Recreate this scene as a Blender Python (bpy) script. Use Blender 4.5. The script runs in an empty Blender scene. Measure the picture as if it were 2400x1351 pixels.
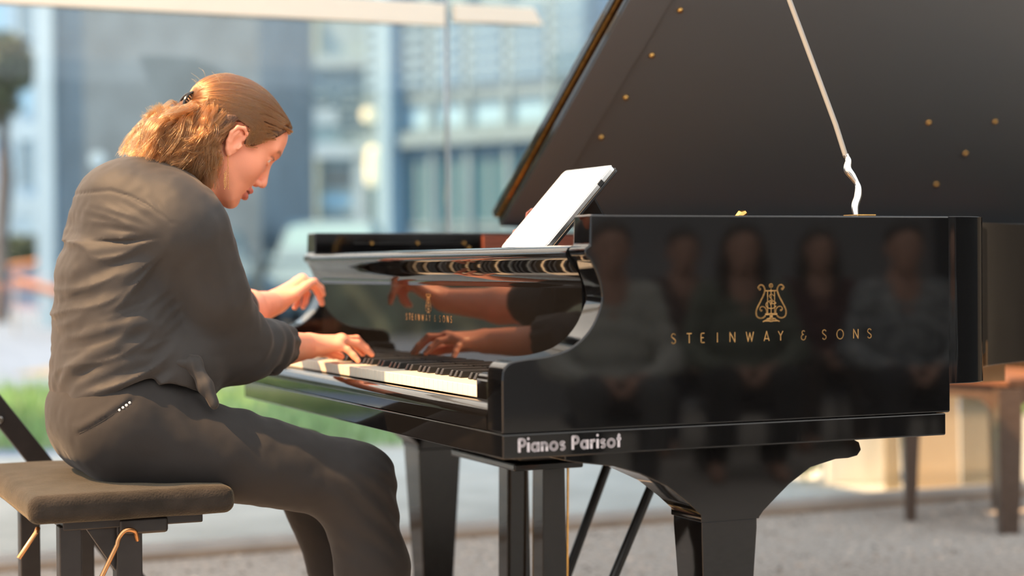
import bpy, bmesh, math, random
import numpy as np
from mathutils import Vector, Matrix

random.seed(7); RNG = np.random.default_rng(11)
SC = bpy.context.scene; COL = SC.collection
PI = math.pi
# ---------------------------------------------------------------- piano frame
# u: keyboard -> tail, v: treble side -> bass side, z: up; the frame is turned 23.8 degrees about z
TH = math.radians(23.8); CT, ST = math.cos(TH), math.sin(TH)
AX, AY = -.017, 2.88
def W(u, v, z=0.0): return Vector((AX + u*CT - v*ST, AY + u*ST + v*CT, z))
def L(x, y, z=0.0):
    dx, dy = x-AX, y-AY
    return (dx*CT + dy*ST, -dx*ST + dy*CT, z)

# ---------------------------------------------------------------- materials
def rgb(h):
    c = [int(h[i:i+2], 16)/255 for i in (0, 2, 4)]
    return tuple(x/12.92 if x <= .04045 else ((x+.055)/1.055)**2.4 for x in c)
def mat(name, col, rough=.5, metal=0.0, spec=.5, noise=0.0, nscale=20.0, bump=0.0, bscale=80.0, coat=0.0, sheen=0.0,
        trans=0.0, emit=None, estr=0.0, detail=6.0, sub=0.0, subrad=(.012, .005, .003), col2=None, attr=None, sheentint=None, stretch=None):
    m = bpy.data.materials.new(name); m.use_nodes = True
    nt = m.node_tree; b = nt.nodes['Principled BSDF']
    b.inputs['Base Color'].default_value = (*col[:3], 1)
    b.inputs['Roughness'].default_value = rough; b.inputs['Metallic'].default_value = metal
    b.inputs['Specular IOR Level'].default_value = spec
    if coat: b.inputs['Coat Weight'].default_value = coat; b.inputs['Coat Roughness'].default_value = .03
    if sheen:
        b.inputs['Sheen Weight'].default_value = sheen; b.inputs['Sheen Roughness'].default_value = .45
        if sheentint: b.inputs['Sheen Tint'].default_value = (*sheentint, 1)
    if trans: b.inputs['Transmission Weight'].default_value = trans
    if emit: b.inputs['Emission Color'].default_value = (*emit, 1); b.inputs['Emission Strength'].default_value = estr
    if sub:
        b.inputs['Subsurface Weight'].default_value = sub; b.inputs['Subsurface Radius'].default_value = subrad
        b.inputs['Subsurface Scale'].default_value = 1.0
    tc = nt.nodes.new('ShaderNodeTexCoord'); vec = tc.outputs['Object']
    if stretch:
        mp = nt.nodes.new('ShaderNodeMapping'); mp.inputs['Scale'].default_value = stretch
        nt.links.new(vec, mp.inputs['Vector']); vec = mp.outputs['Vector']
    src = None
    if attr:
        at = nt.nodes.new('ShaderNodeAttribute'); at.attribute_name = attr; src = at.outputs['Color']
        nt.links.new(src, b.inputs['Base Color'])
    if noise or col2:
        n = nt.nodes.new('ShaderNodeTexNoise'); n.inputs['Scale'].default_value = nscale; n.inputs['Detail'].default_value = detail
        nt.links.new(vec, n.inputs['Vector'])
        r = nt.nodes.new('ShaderNodeValToRGB')
        c2 = col2 if col2 else tuple(min(1, c*(1+noise)) for c in col[:3])
        c1 = col[:3] if col2 else tuple(c*(1-noise) for c in col[:3])
        r.color_ramp.elements[0].position = .35; r.color_ramp.elements[1].position = .65
        r.color_ramp.elements[0].color = (*c1, 1); r.color_ramp.elements[1].color = (*c2, 1)
        nt.links.new(n.outputs['Fac'], r.inputs['Fac'])
        if src:
            mx = nt.nodes.new('ShaderNodeMix'); mx.data_type = 'RGBA'; mx.blend_type = 'MULTIPLY'; mx.inputs['Factor'].default_value = 1
            nt.links.new(src, mx.inputs['A']); nt.links.new(r.outputs['Color'], mx.inputs['B']); nt.links.new(mx.outputs['Result'], b.inputs['Base Color'])
        else: nt.links.new(r.outputs['Color'], b.inputs['Base Color'])
    if bump:
        n2 = nt.nodes.new('ShaderNodeTexNoise'); n2.inputs['Scale'].default_value = bscale; n2.inputs['Detail'].default_value = 4
        nt.links.new(vec, n2.inputs['Vector'])
        bp = nt.nodes.new('ShaderNodeBump'); bp.inputs['Strength'].default_value = bump; bp.inputs['Distance'].default_value = .01
        nt.links.new(n2.outputs['Fac'], bp.inputs['Height']); nt.links.new(bp.outputs['Normal'], b.inputs['Normal'])
    return m

M = {}
M['lacquer'] = mat('black_lacquer', (.0048, .0045, .0045), .035, spec=.56)
M['lid_haze'] = mat('hazed_black_lid_lacquer', (.165, .188, .215), .34, spec=.5)  # veiling haze over the black lid underside, put into a paler colour
M['satin'] = mat('black_satin', (.007, .007, .007), .28)
M['brass'] = mat('brass', (.72, .42, .13), .22, metal=1, noise=.15, nscale=60)
M['gold'] = mat('gold_inlay', (.55, .32, .12), .42, metal=.6, noise=.25, nscale=150)
M['plate'] = mat('bronze_iron_plate', (.30, .17, .06), .4, metal=.6, noise=.15, nscale=30)
M['string'] = mat('steel_string', (.35, .33, .30), .3, metal=1)
M['spruce'] = mat('spruce_board', (.45, .25, .11), .5, noise=.2, nscale=8, stretch=(1, 14, 1))
M['mahogany'] = mat('mahogany_veneer', (.22, .062, .035), .28, noise=.3, nscale=6, stretch=(3, 3, 40))
M['ivory'] = mat('white_key_plastic', (.82, .74, .60), .22, noise=.03, nscale=5)
M['ebony'] = mat('black_key', (.012, .011, .010), .38)
M['felt'] = mat('red_felt', (.20, .02, .02), .9)
M['chrome'] = mat('nickel_steel', (.62, .62, .60), .18, metal=1)
M['screen'] = mat('tablet_sheet_page', (.86, .84, .86), .35, emit=(1, .98, 1.0), estr=.25)
M['rubber'] = mat('black_rubber', (.012, .012, .012), .5)
M['whitepaint'] = mat('white_lettering', (.62, .56, .58), .5)
M['cream'] = mat('cream_painted_metal', (.93, .87, .74), .5, noise=.03, nscale=3)
M['railgrey'] = mat('grey_painted_rail', (.52, .49, .46), .5, noise=.1, nscale=6)
M['steelblack'] = mat('black_painted_steel', (.014, .012, .012), .38, noise=.2, nscale=40)
M['copper'] = mat('copper_rod', (.62, .32, .14), .25, metal=1)

# ---------------------------------------------------------------- scene helpers
def tag(o, label=None, cat=None, group=None, kind=None):
    if label: o['label'] = label
    if cat: o['category'] = cat
    if group: o['group'] = group
    if kind: o['kind'] = kind
    return o
ORI = {}
def thing(name, label, cat, at=(0, 0, 0), group=None, world=False, rz=None, kind=None):
    """an Empty at the base of a thing; children are built in the frame 'at' is given in"""
    o = bpy.data.objects.new(name, None); COL.objects.link(o); o.empty_display_size = .1
    if world:
        o.location = at; o.rotation_euler.z = rz or 0; ORI[o] = ('w', Vector(at), rz or 0)
    else:
        o.location = W(*at); o.rotation_euler.z = TH; ORI[o] = ('p', Vector(at), 0)
    return tag(o, label, cat, group, kind)
def link(name, me, m, parent=None, smooth=False, world=False, mats=None):
    """link a mesh whose vertices are in (u, v, z) (or world) coordinates"""
    o = bpy.data.objects.new(name, me); COL.objects.link(o)
    for mm in (mats or [m]): me.materials.append(mm)
    if parent is not None:
        org = parent
        while org not in ORI and org.parent is not None: org = org.parent
        if org in ORI: me.transform(Matrix.Translation(-ORI[org][1]))
        o.parent = parent
    elif not world:
        # top-level: origin at the middle of its base
        if len(me.vertices):
            co = np.empty(len(me.vertices)*3); me.vertices.foreach_get('co', co); co = co.reshape(-1, 3)
            base = Vector(((co[:, 0].min()+co[:, 0].max())/2, (co[:, 1].min()+co[:, 1].max())/2, co[:, 2].min()))
            me.transform(Matrix.Translation(-base)); o.location = W(*base); o.rotation_euler.z = TH
            ORI[o] = ('p', base, 0)
    else:
        if len(me.vertices):
            co = np.empty(len(me.vertices)*3); me.vertices.foreach_get('co', co); co = co.reshape(-1, 3)
            base = Vector(((co[:, 0].min()+co[:, 0].max())/2, (co[:, 1].min()+co[:, 1].max())/2, co[:, 2].min()))
            me.transform(Matrix.Translation(-base)); o.location = base; ORI[o] = ('w', base, 0)
    if smooth:
        me.polygons.foreach_set('use_smooth', [True]*len(me.polygons))
    return o
class MB:
    def __init__(s): s.v = []; s.f = []; s.mi = []
    def add(s, vs, fs, mi=0):
        n = len(s.v); s.v += [tuple(p) for p in vs]; s.f += [tuple(i+n for i in f) for f in fs]; s.mi += [mi]*len(fs); return s
    def box(s, a, b, mi=0):
        x0, y0, z0 = a; x1, y1, z1 = b
        vs = [(x0,y0,z0),(x1,y0,z0),(x1,y1,z0),(x0,y1,z0),(x0,y0,z1),(x1,y0,z1),(x1,y1,z1),(x0,y1,z1)]
        return s.add(vs, [(0,3,2,1),(4,5,6,7),(0,1,5,4),(1,2,6,5),(2,3,7,6),(3,0,4,7)], mi)
    def prism(s, poly, lo, hi, axis=1, mi=0):
        """extrude a polygon; axis is the extruded one, poly gives the two others in order"""
        def put(p, t):
            q = list(p); q.insert(axis, t); return tuple(q)
        n = len(poly)
        vs = [put(p, lo) for p in poly] + [put(p, hi) for p in poly]
        fs = [tuple(range(n)), tuple(range(2*n-1, n-1, -1))] + [(i, i+n, (i+1) % n+n, (i+1) % n) for i in range(n)]
        return s.add(vs, fs, mi)
    def tube(s, pts, r, n=10, mi=0, cap=True):
        P = [Vector(p) for p in pts]; rs = r if hasattr(r, '__len__') else [r]*len(P)
        vs = []; up = None
        for i, p in enumerate(P):
            t = (P[min(i+1, len(P)-1)]-P[max(i-1, 0)]).normalized()
            if up is None:
                up = Vector((0, 0, 1)) if abs(t.z) < .9 else Vector((1, 0, 0))
            sx = t.cross(up).normalized(); up = sx.cross(t).normalized()
            for k in range(n):
                a = 2*PI*k/n; vs.append(p + (sx*math.cos(a) + up*math.sin(a))*rs[i])
        fs = []
        for i in range(len(P)-1):
            for k in range(n):
                fs.append((i*n+k, i*n+(k+1) % n, (i+1)*n+(k+1) % n, (i+1)*n+k))
        if cap: fs += [tuple(range(n-1, -1, -1)), tuple((len(P)-1)*n+k for k in range(n))]
        return s.add(vs, fs, mi)
    def lathe(s, prof, c=(0, 0, 0), n=20, axis=2, mi=0):
        vs = []
        for r, h in prof:
            for k in range(n):
                a = 2*PI*k/n; q = [r*math.cos(a), r*math.sin(a)]; q.insert(axis, h)
                vs.append((q[0]+c[0], q[1]+c[1], q[2]+c[2]))
        fs = []
        for i in range(len(prof)-1):
            for k in range(n): fs.append((i*n+k, i*n+(k+1) % n, (i+1)*n+(k+1) % n, (i+1)*n+k))
        fs += [tuple(range(n-1, -1, -1)), tuple((len(prof)-1)*n+k for k in range(n))]
        return s.add(vs, fs, mi)
    def bar(s, a, b, w, t, up=(0, 0, 1), mi=0):
        """a rectangular bar from a to b, w across and t along 'up'"""
        a, b = Vector(a), Vector(b); d = (b-a).normalized(); x = d.cross(Vector(up)).normalized(); y = x.cross(d).normalized()
        vs = [p + x*(i*w/2) + y*(j*t/2) for p in (a, b) for i, j in ((-1,-1),(1,-1),(1,1),(-1,1))]
        return s.add(vs, [(0,1,2,3),(7,6,5,4),(0,4,5,1),(1,5,6,2),(2,6,7,3),(3,7,4,0)], mi)
    def mesh(s, name):
        me = bpy.data.meshes.new(name); me.from_pydata(s.v, [], s.f)
        bm = bmesh.new(); bm.from_mesh(me); bmesh.ops.recalc_face_normals(bm, faces=bm.faces); bm.to_mesh(me); bm.free()
        return me
    def build(s, name, m, parent=None, bevel=0.0, seg=2, smooth=False, world=False, mats=None, angle=40):
        me = s.mesh(name); o = link(name, me, m, parent, smooth or bevel > 0, world, mats)
        if mats: me.polygons.foreach_set('material_index', s.mi)
        if bevel:
            md = o.modifiers.new('edge', 'BEVEL'); md.width = bevel; md.segments = seg; md.limit_method = 'ANGLE'; md.angle_limit = math.radians(angle)
            md.harden_normals = True
        elif smooth:
            me.set_sharp_from_angle(angle=math.radians(angle))
        return o
def build_bevel(mb, name, m, parent, width, seg, skip, angle=32):
    """bevel only the edges that are real outer edges of the thing"""
    me = mb.mesh(name); bm = bmesh.new(); bm.from_mesh(me)
    ed = [e for e in bm.edges if len(e.link_faces) == 2 and e.calc_face_angle(0) > math.radians(angle) and not skip(e)]
    bmesh.ops.bevel(bm, geom=ed, offset=width, segments=seg, profile=.5, affect='EDGES', clamp_overlap=True)
    bm.to_mesh(me); bm.free()
    o = link(name, me, m, parent, True); me.set_sharp_from_angle(angle=math.radians(50))
    w = o.modifiers.new('normals', 'WEIGHTED_NORMAL'); w.keep_sharp = True
    return o
def spline(pts, n=8, closed=False):
    """Catmull-Rom through points"""
    P = [np.array(p, float) for p in pts]; out = []
    N = len(P)
    for i in range(N if closed else N-1):
        p0 = P[(i-1) % N] if (closed or i > 0) else 2*P[0]-P[1]
        p1 = P[i]; p2 = P[(i+1) % N]
        p3 = P[(i+2) % N] if (closed or i+2 < N) else 2*P[-1]-P[-2]
        for k in range(n):
            t = k/n
            out.append(.5*((2*p1)+(-p0+p2)*t+(2*p0-5*p1+4*p2-p3)*t*t+(-p0+3*p1-3*p2+p3)*t**3))
    if not closed: out.append(P[-1])
    return [tuple(p) for p in out]
def arc(cx, cy, rx, ry, a0, a1, n=14):
    return [(cx+rx*math.cos(math.radians(a0+(a1-a0)*i/n)), cy+ry*math.sin(math.radians(a0+(a1-a0)*i/n))) for i in range(n+1)]
# ---------------------------------------------------------------- stroke lettering (flat inlays)
def ribbon(mb, pts, w, put, taper=None):
    """a flat stroke with round joins; put maps (x, y) to space"""
    n = len(pts)
    for i in range(n-1):
        a, b = np.array(pts[i]), np.array(pts[i+1]); d = b-a; l = np.hypot(*d)
        if l < 1e-9: continue
        q = np.array([-d[1], d[0]])/l/2
        wa = w if taper is None else w*taper[i]; wb = w if taper is None else w*taper[i+1]
        mb.add([put(*(a+q*wa)), put(*(a-q*wa)), put(*(b-q*wb)), put(*(b+q*wb))], [(0, 1, 2, 3)])
    for i in range(n):
        ww = w if taper is None else w*taper[i]
        if 0 < i < n-1:
            mb.add([put(pts[i][0]+ww/2*math.cos(k*PI/4), pts[i][1]+ww/2*math.sin(k*PI/4)) for k in range(8)], [tuple(range(8))])
THIN = {   # strokes in a box 1 high: (width, [polylines])
 'S': (.55, [[(.52, .86)] + arc(.28, .76, .24, .24, 30, 200, 10) + [(.12, .62), (.44, .40)] + arc(.28, .24, .24, .24, 30, -160, 10)]),
 'T': (.6, [[(0, .98), (.6, .98)], [(.3, .98), (.3, 0)]]),
 'E': (.45, [[(.45, .98), (.12, .98), (.02, .9), (.02, .1), (.12, .02), (.45, .02)], [(.02, .52), (.36, .52)]]),
 'I': (.1, [[(.05, 0), (.05, 1)]]),
 'N': (.66, [[(.02, 0), (.02, 1), (.64, 0), (.64, 1)]]),
 'W': (.95, [[(0, 1), (.24, 0), (.47, .9), (.7, 0), (.94, 1)]]),
 'A': (.66, [[(0, 0), (.33, 1), (.66, 0)], [(.12, .24), (.54, .24)]]),
 'Y': (.62, [[(0, 1), (.31, .52), (.31, 0)], [(.31, .52), (.62, 1)]]),
 'O': (.9, [arc(.45, .5, .44, .5, 0, 360, 28)]),
 '&': (.62, [[(.44, .86)] + arc(.28, .78, .18, .2, 40, 270, 10) + arc(.28, .28, .28, .28, 100, 350, 16) + [(.62, .42)]]),
}
BOLD = {
 'P': (.60, [[(.1, 0), (.1, .9), (.32, .9)] + arc(.32, .67, .2, .23, 90, -90, 10) + [(.1, .44)]]),
 'i': (.20, [[(.1, 0), (.1, .66)], [(.1, .93), (.101, .9301), (.1, .94)]]),
 'a': (.68, [arc(.31, .33, .22, .25, 0, 360, 20), [(.56, 0), (.56, .66)]]),
 'n': (.56, [[(.1, 0), (.1, .66)], [(.1, .3)] + arc(.28, .36, .18, .22, 170, 0, 10) + [(.46, 0)]]),
 'o': (.70, [arc(.35, .33, .25, .26, 0, 360, 22)]),
 's': (.46, [[(.38, .52)] + arc(.24, .47, .13, .11, 40, 220, 8) + [(.30, .32)] + arc(.23, .19, .14, .12, 40, -140, 8)]),
 'r': (.40, [[(.1, 0), (.1, .66)], [(.1, .34), (.16, .5), (.26, .58), (.38, .58)]]),
 't': (.36, [[(.16, 0), (.16, .84), (.24, .93)], [(0, .61), (.34, .61)]]),
 ' ': (.3, []),
}
def lyre_strokes():
    """the lyre emblem, in a box about 1 wide and 1.32 high, centred on x = 0"""
    S = []
    for s in (-1, 1):
        S.append(([(s*x, y) for x, y in spline([(.37, 1.08), (.42, 1.14), (.36, 1.22), (.27, 1.21), (.215, 1.12), (.205, 1.03), (.26, .86), (.37, .64), (.45, .48), (.49, .35), (.47, .2), (.38, .13), (.27, .14), (.19, .21)], 6)], .05))
        S.append(([(s*x, y) for x, y in spline([(.33, .36), (.37, .42), (.33, .50), (.24, .50), (.17, .43), (.15, .33), (.16, .26)], 6)], .034))
        S.append(([(s*.115, .27), (s*.115, 1.05)], .022))
        S.append(([(s*x, y) for x, y in [(0, .05), (.12, .08), (.26, .012), (.28, .01)]], .04))
        S.append(([(s*x, y) for x, y in arc(.37, 1.09, .02, .025, 0, 360, 8)], .045))
        S.append(([(s*x, y) for x, y in arc(.325, .38, .018, .02, 0, 360, 8)], .04))
    S += [([(-.22, 1.03), (.22, 1.03)], .04), ([(0, .26), (0, 1.1)], .022), ([(-.2, .255), (.2, .255)], .06), ([(0, 0), (0, .26)], .1),
          (arc(0, 1.2, .035, .04, 0, 360, 12), .075), ([(-.14, .07), (0, .11), (.14, .07)], .09), ([(-.2, .035), (.2, .035)], .045),
          (arc(0, .57, .17, .13, 20, 340, 18), .03), ([(.16, .6), (-.02, .6), (-.02, .55)], .026),
          (spline([(.09, .86), (.02, .92), (-.06, .86), (0, .77), (.06, .7), (0, .62), (-.08, .66)], 5), .024)]
    return S
# ================================================================ GRAND PIANO
piano = thing('grand_piano', 'black lacquered concert grand piano with its lid propped open', 'piano', (.9, .785, 0))
V0, V1, VI0, VI1 = 0.0, 1.57, .065, 1.505
ZK, ZT, ZR = .659, 1.016, .711      # bottom of the arms, top of the rim, bottom of the rim past the keybed
scoop = spline([(.160, .942), (.172, .919), (.1805, .891), (.1795, .866), (.161, .828), (.127, .798), (.086, .785), (.035, .7795), (.014, .775), (.003, .764), (0, .745)], 6)
arm_prof = [(0, ZK), (.887, ZK), (.887, ZT), (.162, ZT), (.160, .966), (.151, .960), (.151, .949)] + scoop
for nm, a, b in (('arm', V0, VI0), ('arm', VI1, V1)):
    build_bevel(MB().prism(arm_prof, a, b, axis=1), nm, M['lacquer'], piano, .0035, 3, lambda e: all(v.co.x > .886 for v in e.verts) and max(v.co.z for v in e.verts) > .9)
# the bent rim
treble = spline([(.886, 0), (.915, .0), (.945, .004), (.975, .020), (1.003, .052), (1.06, .142), (1.12, .24), (1.22, .345), (1.35, .44), (1.55, .53), (1.8, .60), (2.1, .66), (2.4, .745), (2.6, .86), (2.72, 1.04), (2.748, 1.2), (2.70, 1.39), (2.58, 1.51), (2.4, 1.562), (2.2, 1.57), (.886, 1.57)], 7)
def offset(path, d):
    out = []
    for i, p in enumerate(path):
        a = np.array(path[max(i-1, 0)]); b = np.array(path[min(i+1, len(path)-1)]); t = (b-a)/np.linalg.norm(b-a)
        out.append((p[0]-t[1]*d, p[1]+t[0]*d))
    return out
def wall_of(path, d, z0, z1):
    mb = MB(); ins = offset(path, d); n = len(path)
    vs = [(*p, z0) for p in path]+[(*p, z1) for p in path]+[(*p, z1) for p in ins]+[(*p, z0) for p in ins]
    fs = []
    for i in range(n-1):
        for k in range(4): fs.append((k*n+i, k*n+i+1, ((k+1) % 4)*n+i+1, ((k+1) % 4)*n+i))
    fs += [(0, n, 2*n, 3*n), (n-1, 2*n-1, 3*n-1, 4*n-1)]
    return mb.add(vs, fs)
build_bevel(wall_of(treble, .062, ZR, ZT), 'rim', M['lacquer'], piano, .003, 2, lambda e: all(v.co.x < .8865 for v in e.verts), 60)
inner = offset(treble, .062)
# mahogany inner rim along the bass side, gold plate, strings, soundboard
MB().box((.60, 1.493, .90), (2.3, 1.506, 1.010)).build('inner_rim', M['mahogany'], piano, bevel=.001)
plate_poly = [(.26, .07), (.88, .07)] + inner[2:-2] + [(.88, 1.49), (.26, 1.49)]
MB().prism(plate_poly, .885, .897, axis=2).build('iron_plate', M['plate'], piano)
MB().prism([(.45, .07), (.88, .07)] + inner[2:-2] + [(.88, 1.5), (.45, 1.5)], .735, .745, axis=2).build('soundboard', M['spruce'], piano)
st = MB()
for i in range(90):
    v = .14+i*1.28/89; ue = min(2.5, min([2.6]+[p[0] for p in treble[:100] if p[1] > v+.01])-.16)
    st.tube([(.40, v, .912), (ue, v+.02, .915)], .0007, n=4)
tag(st.build('strings', M['string'], piano), kind='stuff')
tp = MB()
for i in range(88):
    for k in range(2): tp.lathe([(.0034, .897), (.0034, .925)], (.30+.035*k+.02*(i % 2), .12+i*1.32/87, 0), 6)
tag(tp.build('tuning_pins', M['chrome'], piano), kind='stuff')
# keybed, keyslip, key blocks
MB().box((.0, -.001, .618), (.878, 1.571, .6585)).build('keybed', M['lacquer'], piano, bevel=.003, seg=3)
MB().prism([(.001, .660), (.0, .680)] + spline([(.0, .682), (.0018, .690), (.0065, .6975), (.0135, .7030), (.020, .7050), (.0245, .7035), (.026, .698)], 5) + [(.026, .660)], VI0+.0015, VI1-.0015, axis=1).build('keyslip', M['lacquer'], piano, smooth=True, angle=50)
for a, b in ((VI0+.002, .1725), (1.3975, VI1-.002)):
    MB().prism([(.027, .661), (.027, .738)] + spline([(.027, .738), (.031, .747), (.040, .750)], 3) + [(.176, .750), (.176, .661)], a, b, axis=1).build('key_block', M['lacquer'], piano, bevel=.002)
# keys
wk = MB(); wk.box((.030, -.01125, .7075), (.1755, .01125, .727)); wme = None
KV = [1.396-.0235*(i+.5) for i in range(52)]
for i, v in enumerate(KV):
    me = MB().box((.030, v-.0113, .7065), (.1755, v+.0113, .727)).mesh('white_key')
    o = link('white_key', me, M['ivory'], piano)
    md = o.modifiers.new('edge', 'BEVEL'); md.width = .0011; md.segments = 2
for i in range(51):
    if i % 7 in (0, 2, 3, 5, 6):
        v = 1.396-.0235*(i+1)
        mb = MB(); t, b = .0046, .0056
        mb.add([(.0805, v-b, .7275), (.176, v-b, .7275), (.176, v+b, .7275), (.0805, v+b, .7275), (.0865, v-t, .7395), (.176, v-t, .7395), (.176, v+t, .7395), (.0865, v+t, .7395)],
               [(0,3,2,1),(4,5,6,7),(0,1,5,4),(1,2,6,5),(2,3,7,6),(3,0,4,7)])
        o = link('black_key', mb.mesh('black_key'), M['ebony'], piano)
        md = o.modifiers.new('edge', 'BEVEL'); md.width = .0013; md.segments = 2
MB().box((.174, .174, .720), (.1775, 1.396, .7285)).build('key_felt', M['felt'], piano)
# fallboard with its overhanging rounded top
fb = [(.177, .7285), (.177, .893)] + spline([(.177, .893), (.1755, .905), (.171, .917), (.163, .928), (.155, .9365), (.1485, .945), (.1470, .953), (.1505, .9605), (.158, .9645), (.166, .966)], 7) + [(.245, .966), (.245, .945), (.215, .93), (.215, .7285)]
fall = MB().prism(fb, VI0+.0015, VI1-.0015, axis=1).build('fallboard', M['lacquer'], piano, smooth=True, angle=50)
LET = [('S', .055), ('T', .0), ('E', .0), ('I', 0), ('N', 0), ('W', 0), ('A', 0), ('Y', 0), ('&', 0), ('S', 0), ('O', 0), ('N', 0), ('S', 0)]
def steinway(centres, h, put, w, name, par):
    for ch, c in zip('STEINWAY&SONS', centres):
        mb = MB(); wd, strokes = THIN[ch]
        for s in strokes: ribbon(mb, [((x-wd/2)*h*.94, y*h) for x, y in s], w, lambda x, y: put(c, x, y))
        mb.build(name, M['gold'], par)
cpx = [1577, 1612, 1642, 1675, 1709, 1749, 1787.5, 1820, 1874, 1923, 1961, 1999, 2032]
cu = [.3155+(p-1577)*.000872 for p in cpx]
steinway(cu, .0166, lambda c, x, y: (c+x, -.0007, .7985+y), .0017, 'gold_letter', piano)
def lyre(put, k, name):
    mb = MB()
    for pts, w in lyre_strokes(): ribbon(mb, [(x*k, y*k) for x, y in pts], w*k, put)
    return mb.build(name, M['gold'], piano)
lyre(lambda x, y: (.5085+x*1.13, -.0007, .8315+y*.96), .0545, 'gold_lyre_emblem')
cf = [.915-(c-cu[0])*.255/(cu[-1]-cu[0]) for c in cu]
steinway(cf, .0128, lambda c, x, y: (.1764, c-x, .8195+y), .0014, 'fallboard_letter', fall)
mbf = MB()
for pts, w in lyre_strokes(): ribbon(mbf, [(x*.032, y*.032) for x, y in pts], w*.032, lambda x, y: (.1764, .7855-x, .836+y))
mbf.build('fallboard_emblem', M['gold'], fall)
# dealer's lettering on the keybed
mb = MB(); x = 0; H = .0232
for ch in 'Pianos Parisot':
    wd, strokes = BOLD[ch]
    for s in strokes: ribbon(mb, [((xx+x)*H, yy*H) for xx, yy in s], .195*H, lambda a, b: (.0262+a*1.015, -.0017, .6285+b))
    x += wd+.085
mb.build('white_lettering', M['whitepaint'], piano)
# brass rail with three screws on the inside of the far arm
MB().tube([(.26, 1.503, .990), (.555, 1.503, .9885)], .0010, n=8).build('slide_rail', M['satin'], piano, smooth=True)
for u in (.305, .425, .55): MB().lathe([(.004, 1.498), (.005, 1.501), (.004, 1.5045)], (u, 0, .990), 12, axis=1).build('screw', M['brass'], piano, smooth=True)
MB().lathe([(.005, 1.496), (.006, 1.501), (.004, 1.5045)], (.562, 0, .978), 12, axis=1).build('screw', M['brass'], piano, smooth=True)
# ledge block with knob at the near end of the fallboard
MB().lathe([(.006, .040), (.009, .044), (.009, .062), (.006, .0655)], (.168, 0, .953), 16, axis=1).build('fallboard_knob', M['lacquer'], piano, smooth=True)
# scrolled brass-brown bracket of the music desk
scr = [(.30, .966), (.30, .985), (.312, .990), (.316, 1.004), (.333, 1.012), (.343, 1.026), (.345, 1.040), (.357, 1.049), (.372, 1.047), (.39, 1.03), (.40, .966)]
MB().prism(scr, .66, .668, axis=1).build('music_desk_bracket', M['mahogany'], piano, bevel=.0015)
MB().box((.25, .11, .957), (.62, 1.46, .9655)).build('music_desk', M['satin'], piano, bevel=.002)
MB().tube([(.60, .30, .95), (.615, .30, 1.01), (.632, .30, 1.026), (.640, .30, 1.030)], [.006, .007, .010, .006], n=8).build('plate_strut', M['brass'], piano, smooth=True)
# ---- lid
AL = math.radians(34); CA, SA = math.cos(AL), math.sin(AL)
def LP(u, w, t=0.0): return (u, 1.56-w*CA+t*SA, 1.03+w*SA+t*CA)
out = [(u, 1.578-v) for u, v in offset(treble, -.012)]
tre = [p for p in out if p[0] > .93]
lid_poly = [(.672, 1.575), (.90, 1.575)] + tre + [(.672, .006)]
def slab(poly, t0, t1):
    n = len(poly); mb = MB()
    mb.add([LP(u, w, t0) for u, w in poly]+[LP(u, w, t1) for u, w in poly], [tuple(range(n)), tuple(range(2*n-1, n-1, -1))]+[(i, i+n, (i+1) % n+n, (i+1) % n) for i in range(n)])
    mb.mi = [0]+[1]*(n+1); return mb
lid = slab(lid_poly, 0, .023).build('lid', None, piano, bevel=.002, angle=50, mats=[M['lid_haze'], M['lacquer']])
slab([(.660, 1.57), (.660, .008), (1.15, .008), (1.15, 1.25), (.98, 1.5), (.93, 1.57)], .0255, .046).build('lid_flap', None, lid, bevel=.002, mats=[M['lacquer'], M['lacquer']])
hb = MB()
for i in range(48):
    w = .02+i*1.53/47; hb.tube([LP(.668, w, .0235), LP(.668, w+.0305, .0235)], .0048, n=8)
hb.build('piano_hinge', M['brass'], lid, smooth=True)
slab([(.674, 1.56), (.674, .03), (.776, .03), (.776, 1.56)], -.005, .0003).build('lid_border', None, lid, bevel=.001, mats=[M['lid_haze'], M['lacquer']])
for u, w in ((.806, .385), (.808, .5376), (.810, .691), (.813, .846), (.816, 1.05), (1.7186, .479), (1.925, .491), (1.909, .213), (1.917, .354)):
    mb = MB()
    ring = [(.0045, -.007), (.007, -.004), (.007, .0)]
    vs = []; n = 12
    for r, t in ring:
        for k in range(n): vs.append(LP(u+r*math.cos(2*PI*k/n), w+r*math.sin(2*PI*k/n), t))
    fs = [(i*n+k, i*n+(k+1) % n, (i+1)*n+(k+1) % n, (i+1)*n+k) for i in range(2) for k in range(n)]+[tuple(range(n))]
    mb.add(vs, fs).build('lid_button', M['brass'], lid, smooth=True)
# ---- lid prop
M['prop'] = mat('grey_lacquered_stick', (.20, .20, .19), .3)
lowp = spline([(.7291, .0623, 1.0170), (.7313, .0687, 1.0353), (.7434, .0772, 1.0543), (.7495, .0858, 1.0734), (.7437, .0935, 1.0905), (.7369, .0998, 1.1044), (.7434, .1070, 1.1205), (.7416, .1117, 1.1310)], 6)
prop = MB().tube([(.7416, .1117, 1.128), (.7373, .1380, 1.1893), (.7267, .1795, 1.2815), (.7088, .2479, 1.4336), (.6793, .367, 1.6982), (.669, .408, 1.792)], .0049, n=12).build('lid_prop', M['prop'], piano, smooth=True)
n_ = len(lowp)
MB().tube(lowp, [.0048+.0028*abs(math.sin(2.2*PI*i/n_)) for i in range(n_)], n=12).build('prop_hook', M['chrome'], prop, smooth=True)
MB().box((.71, .03, 1.0155), (.75, .075, 1.0195)).build('prop_plate', M['brass'], piano, bevel=.001)
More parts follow.
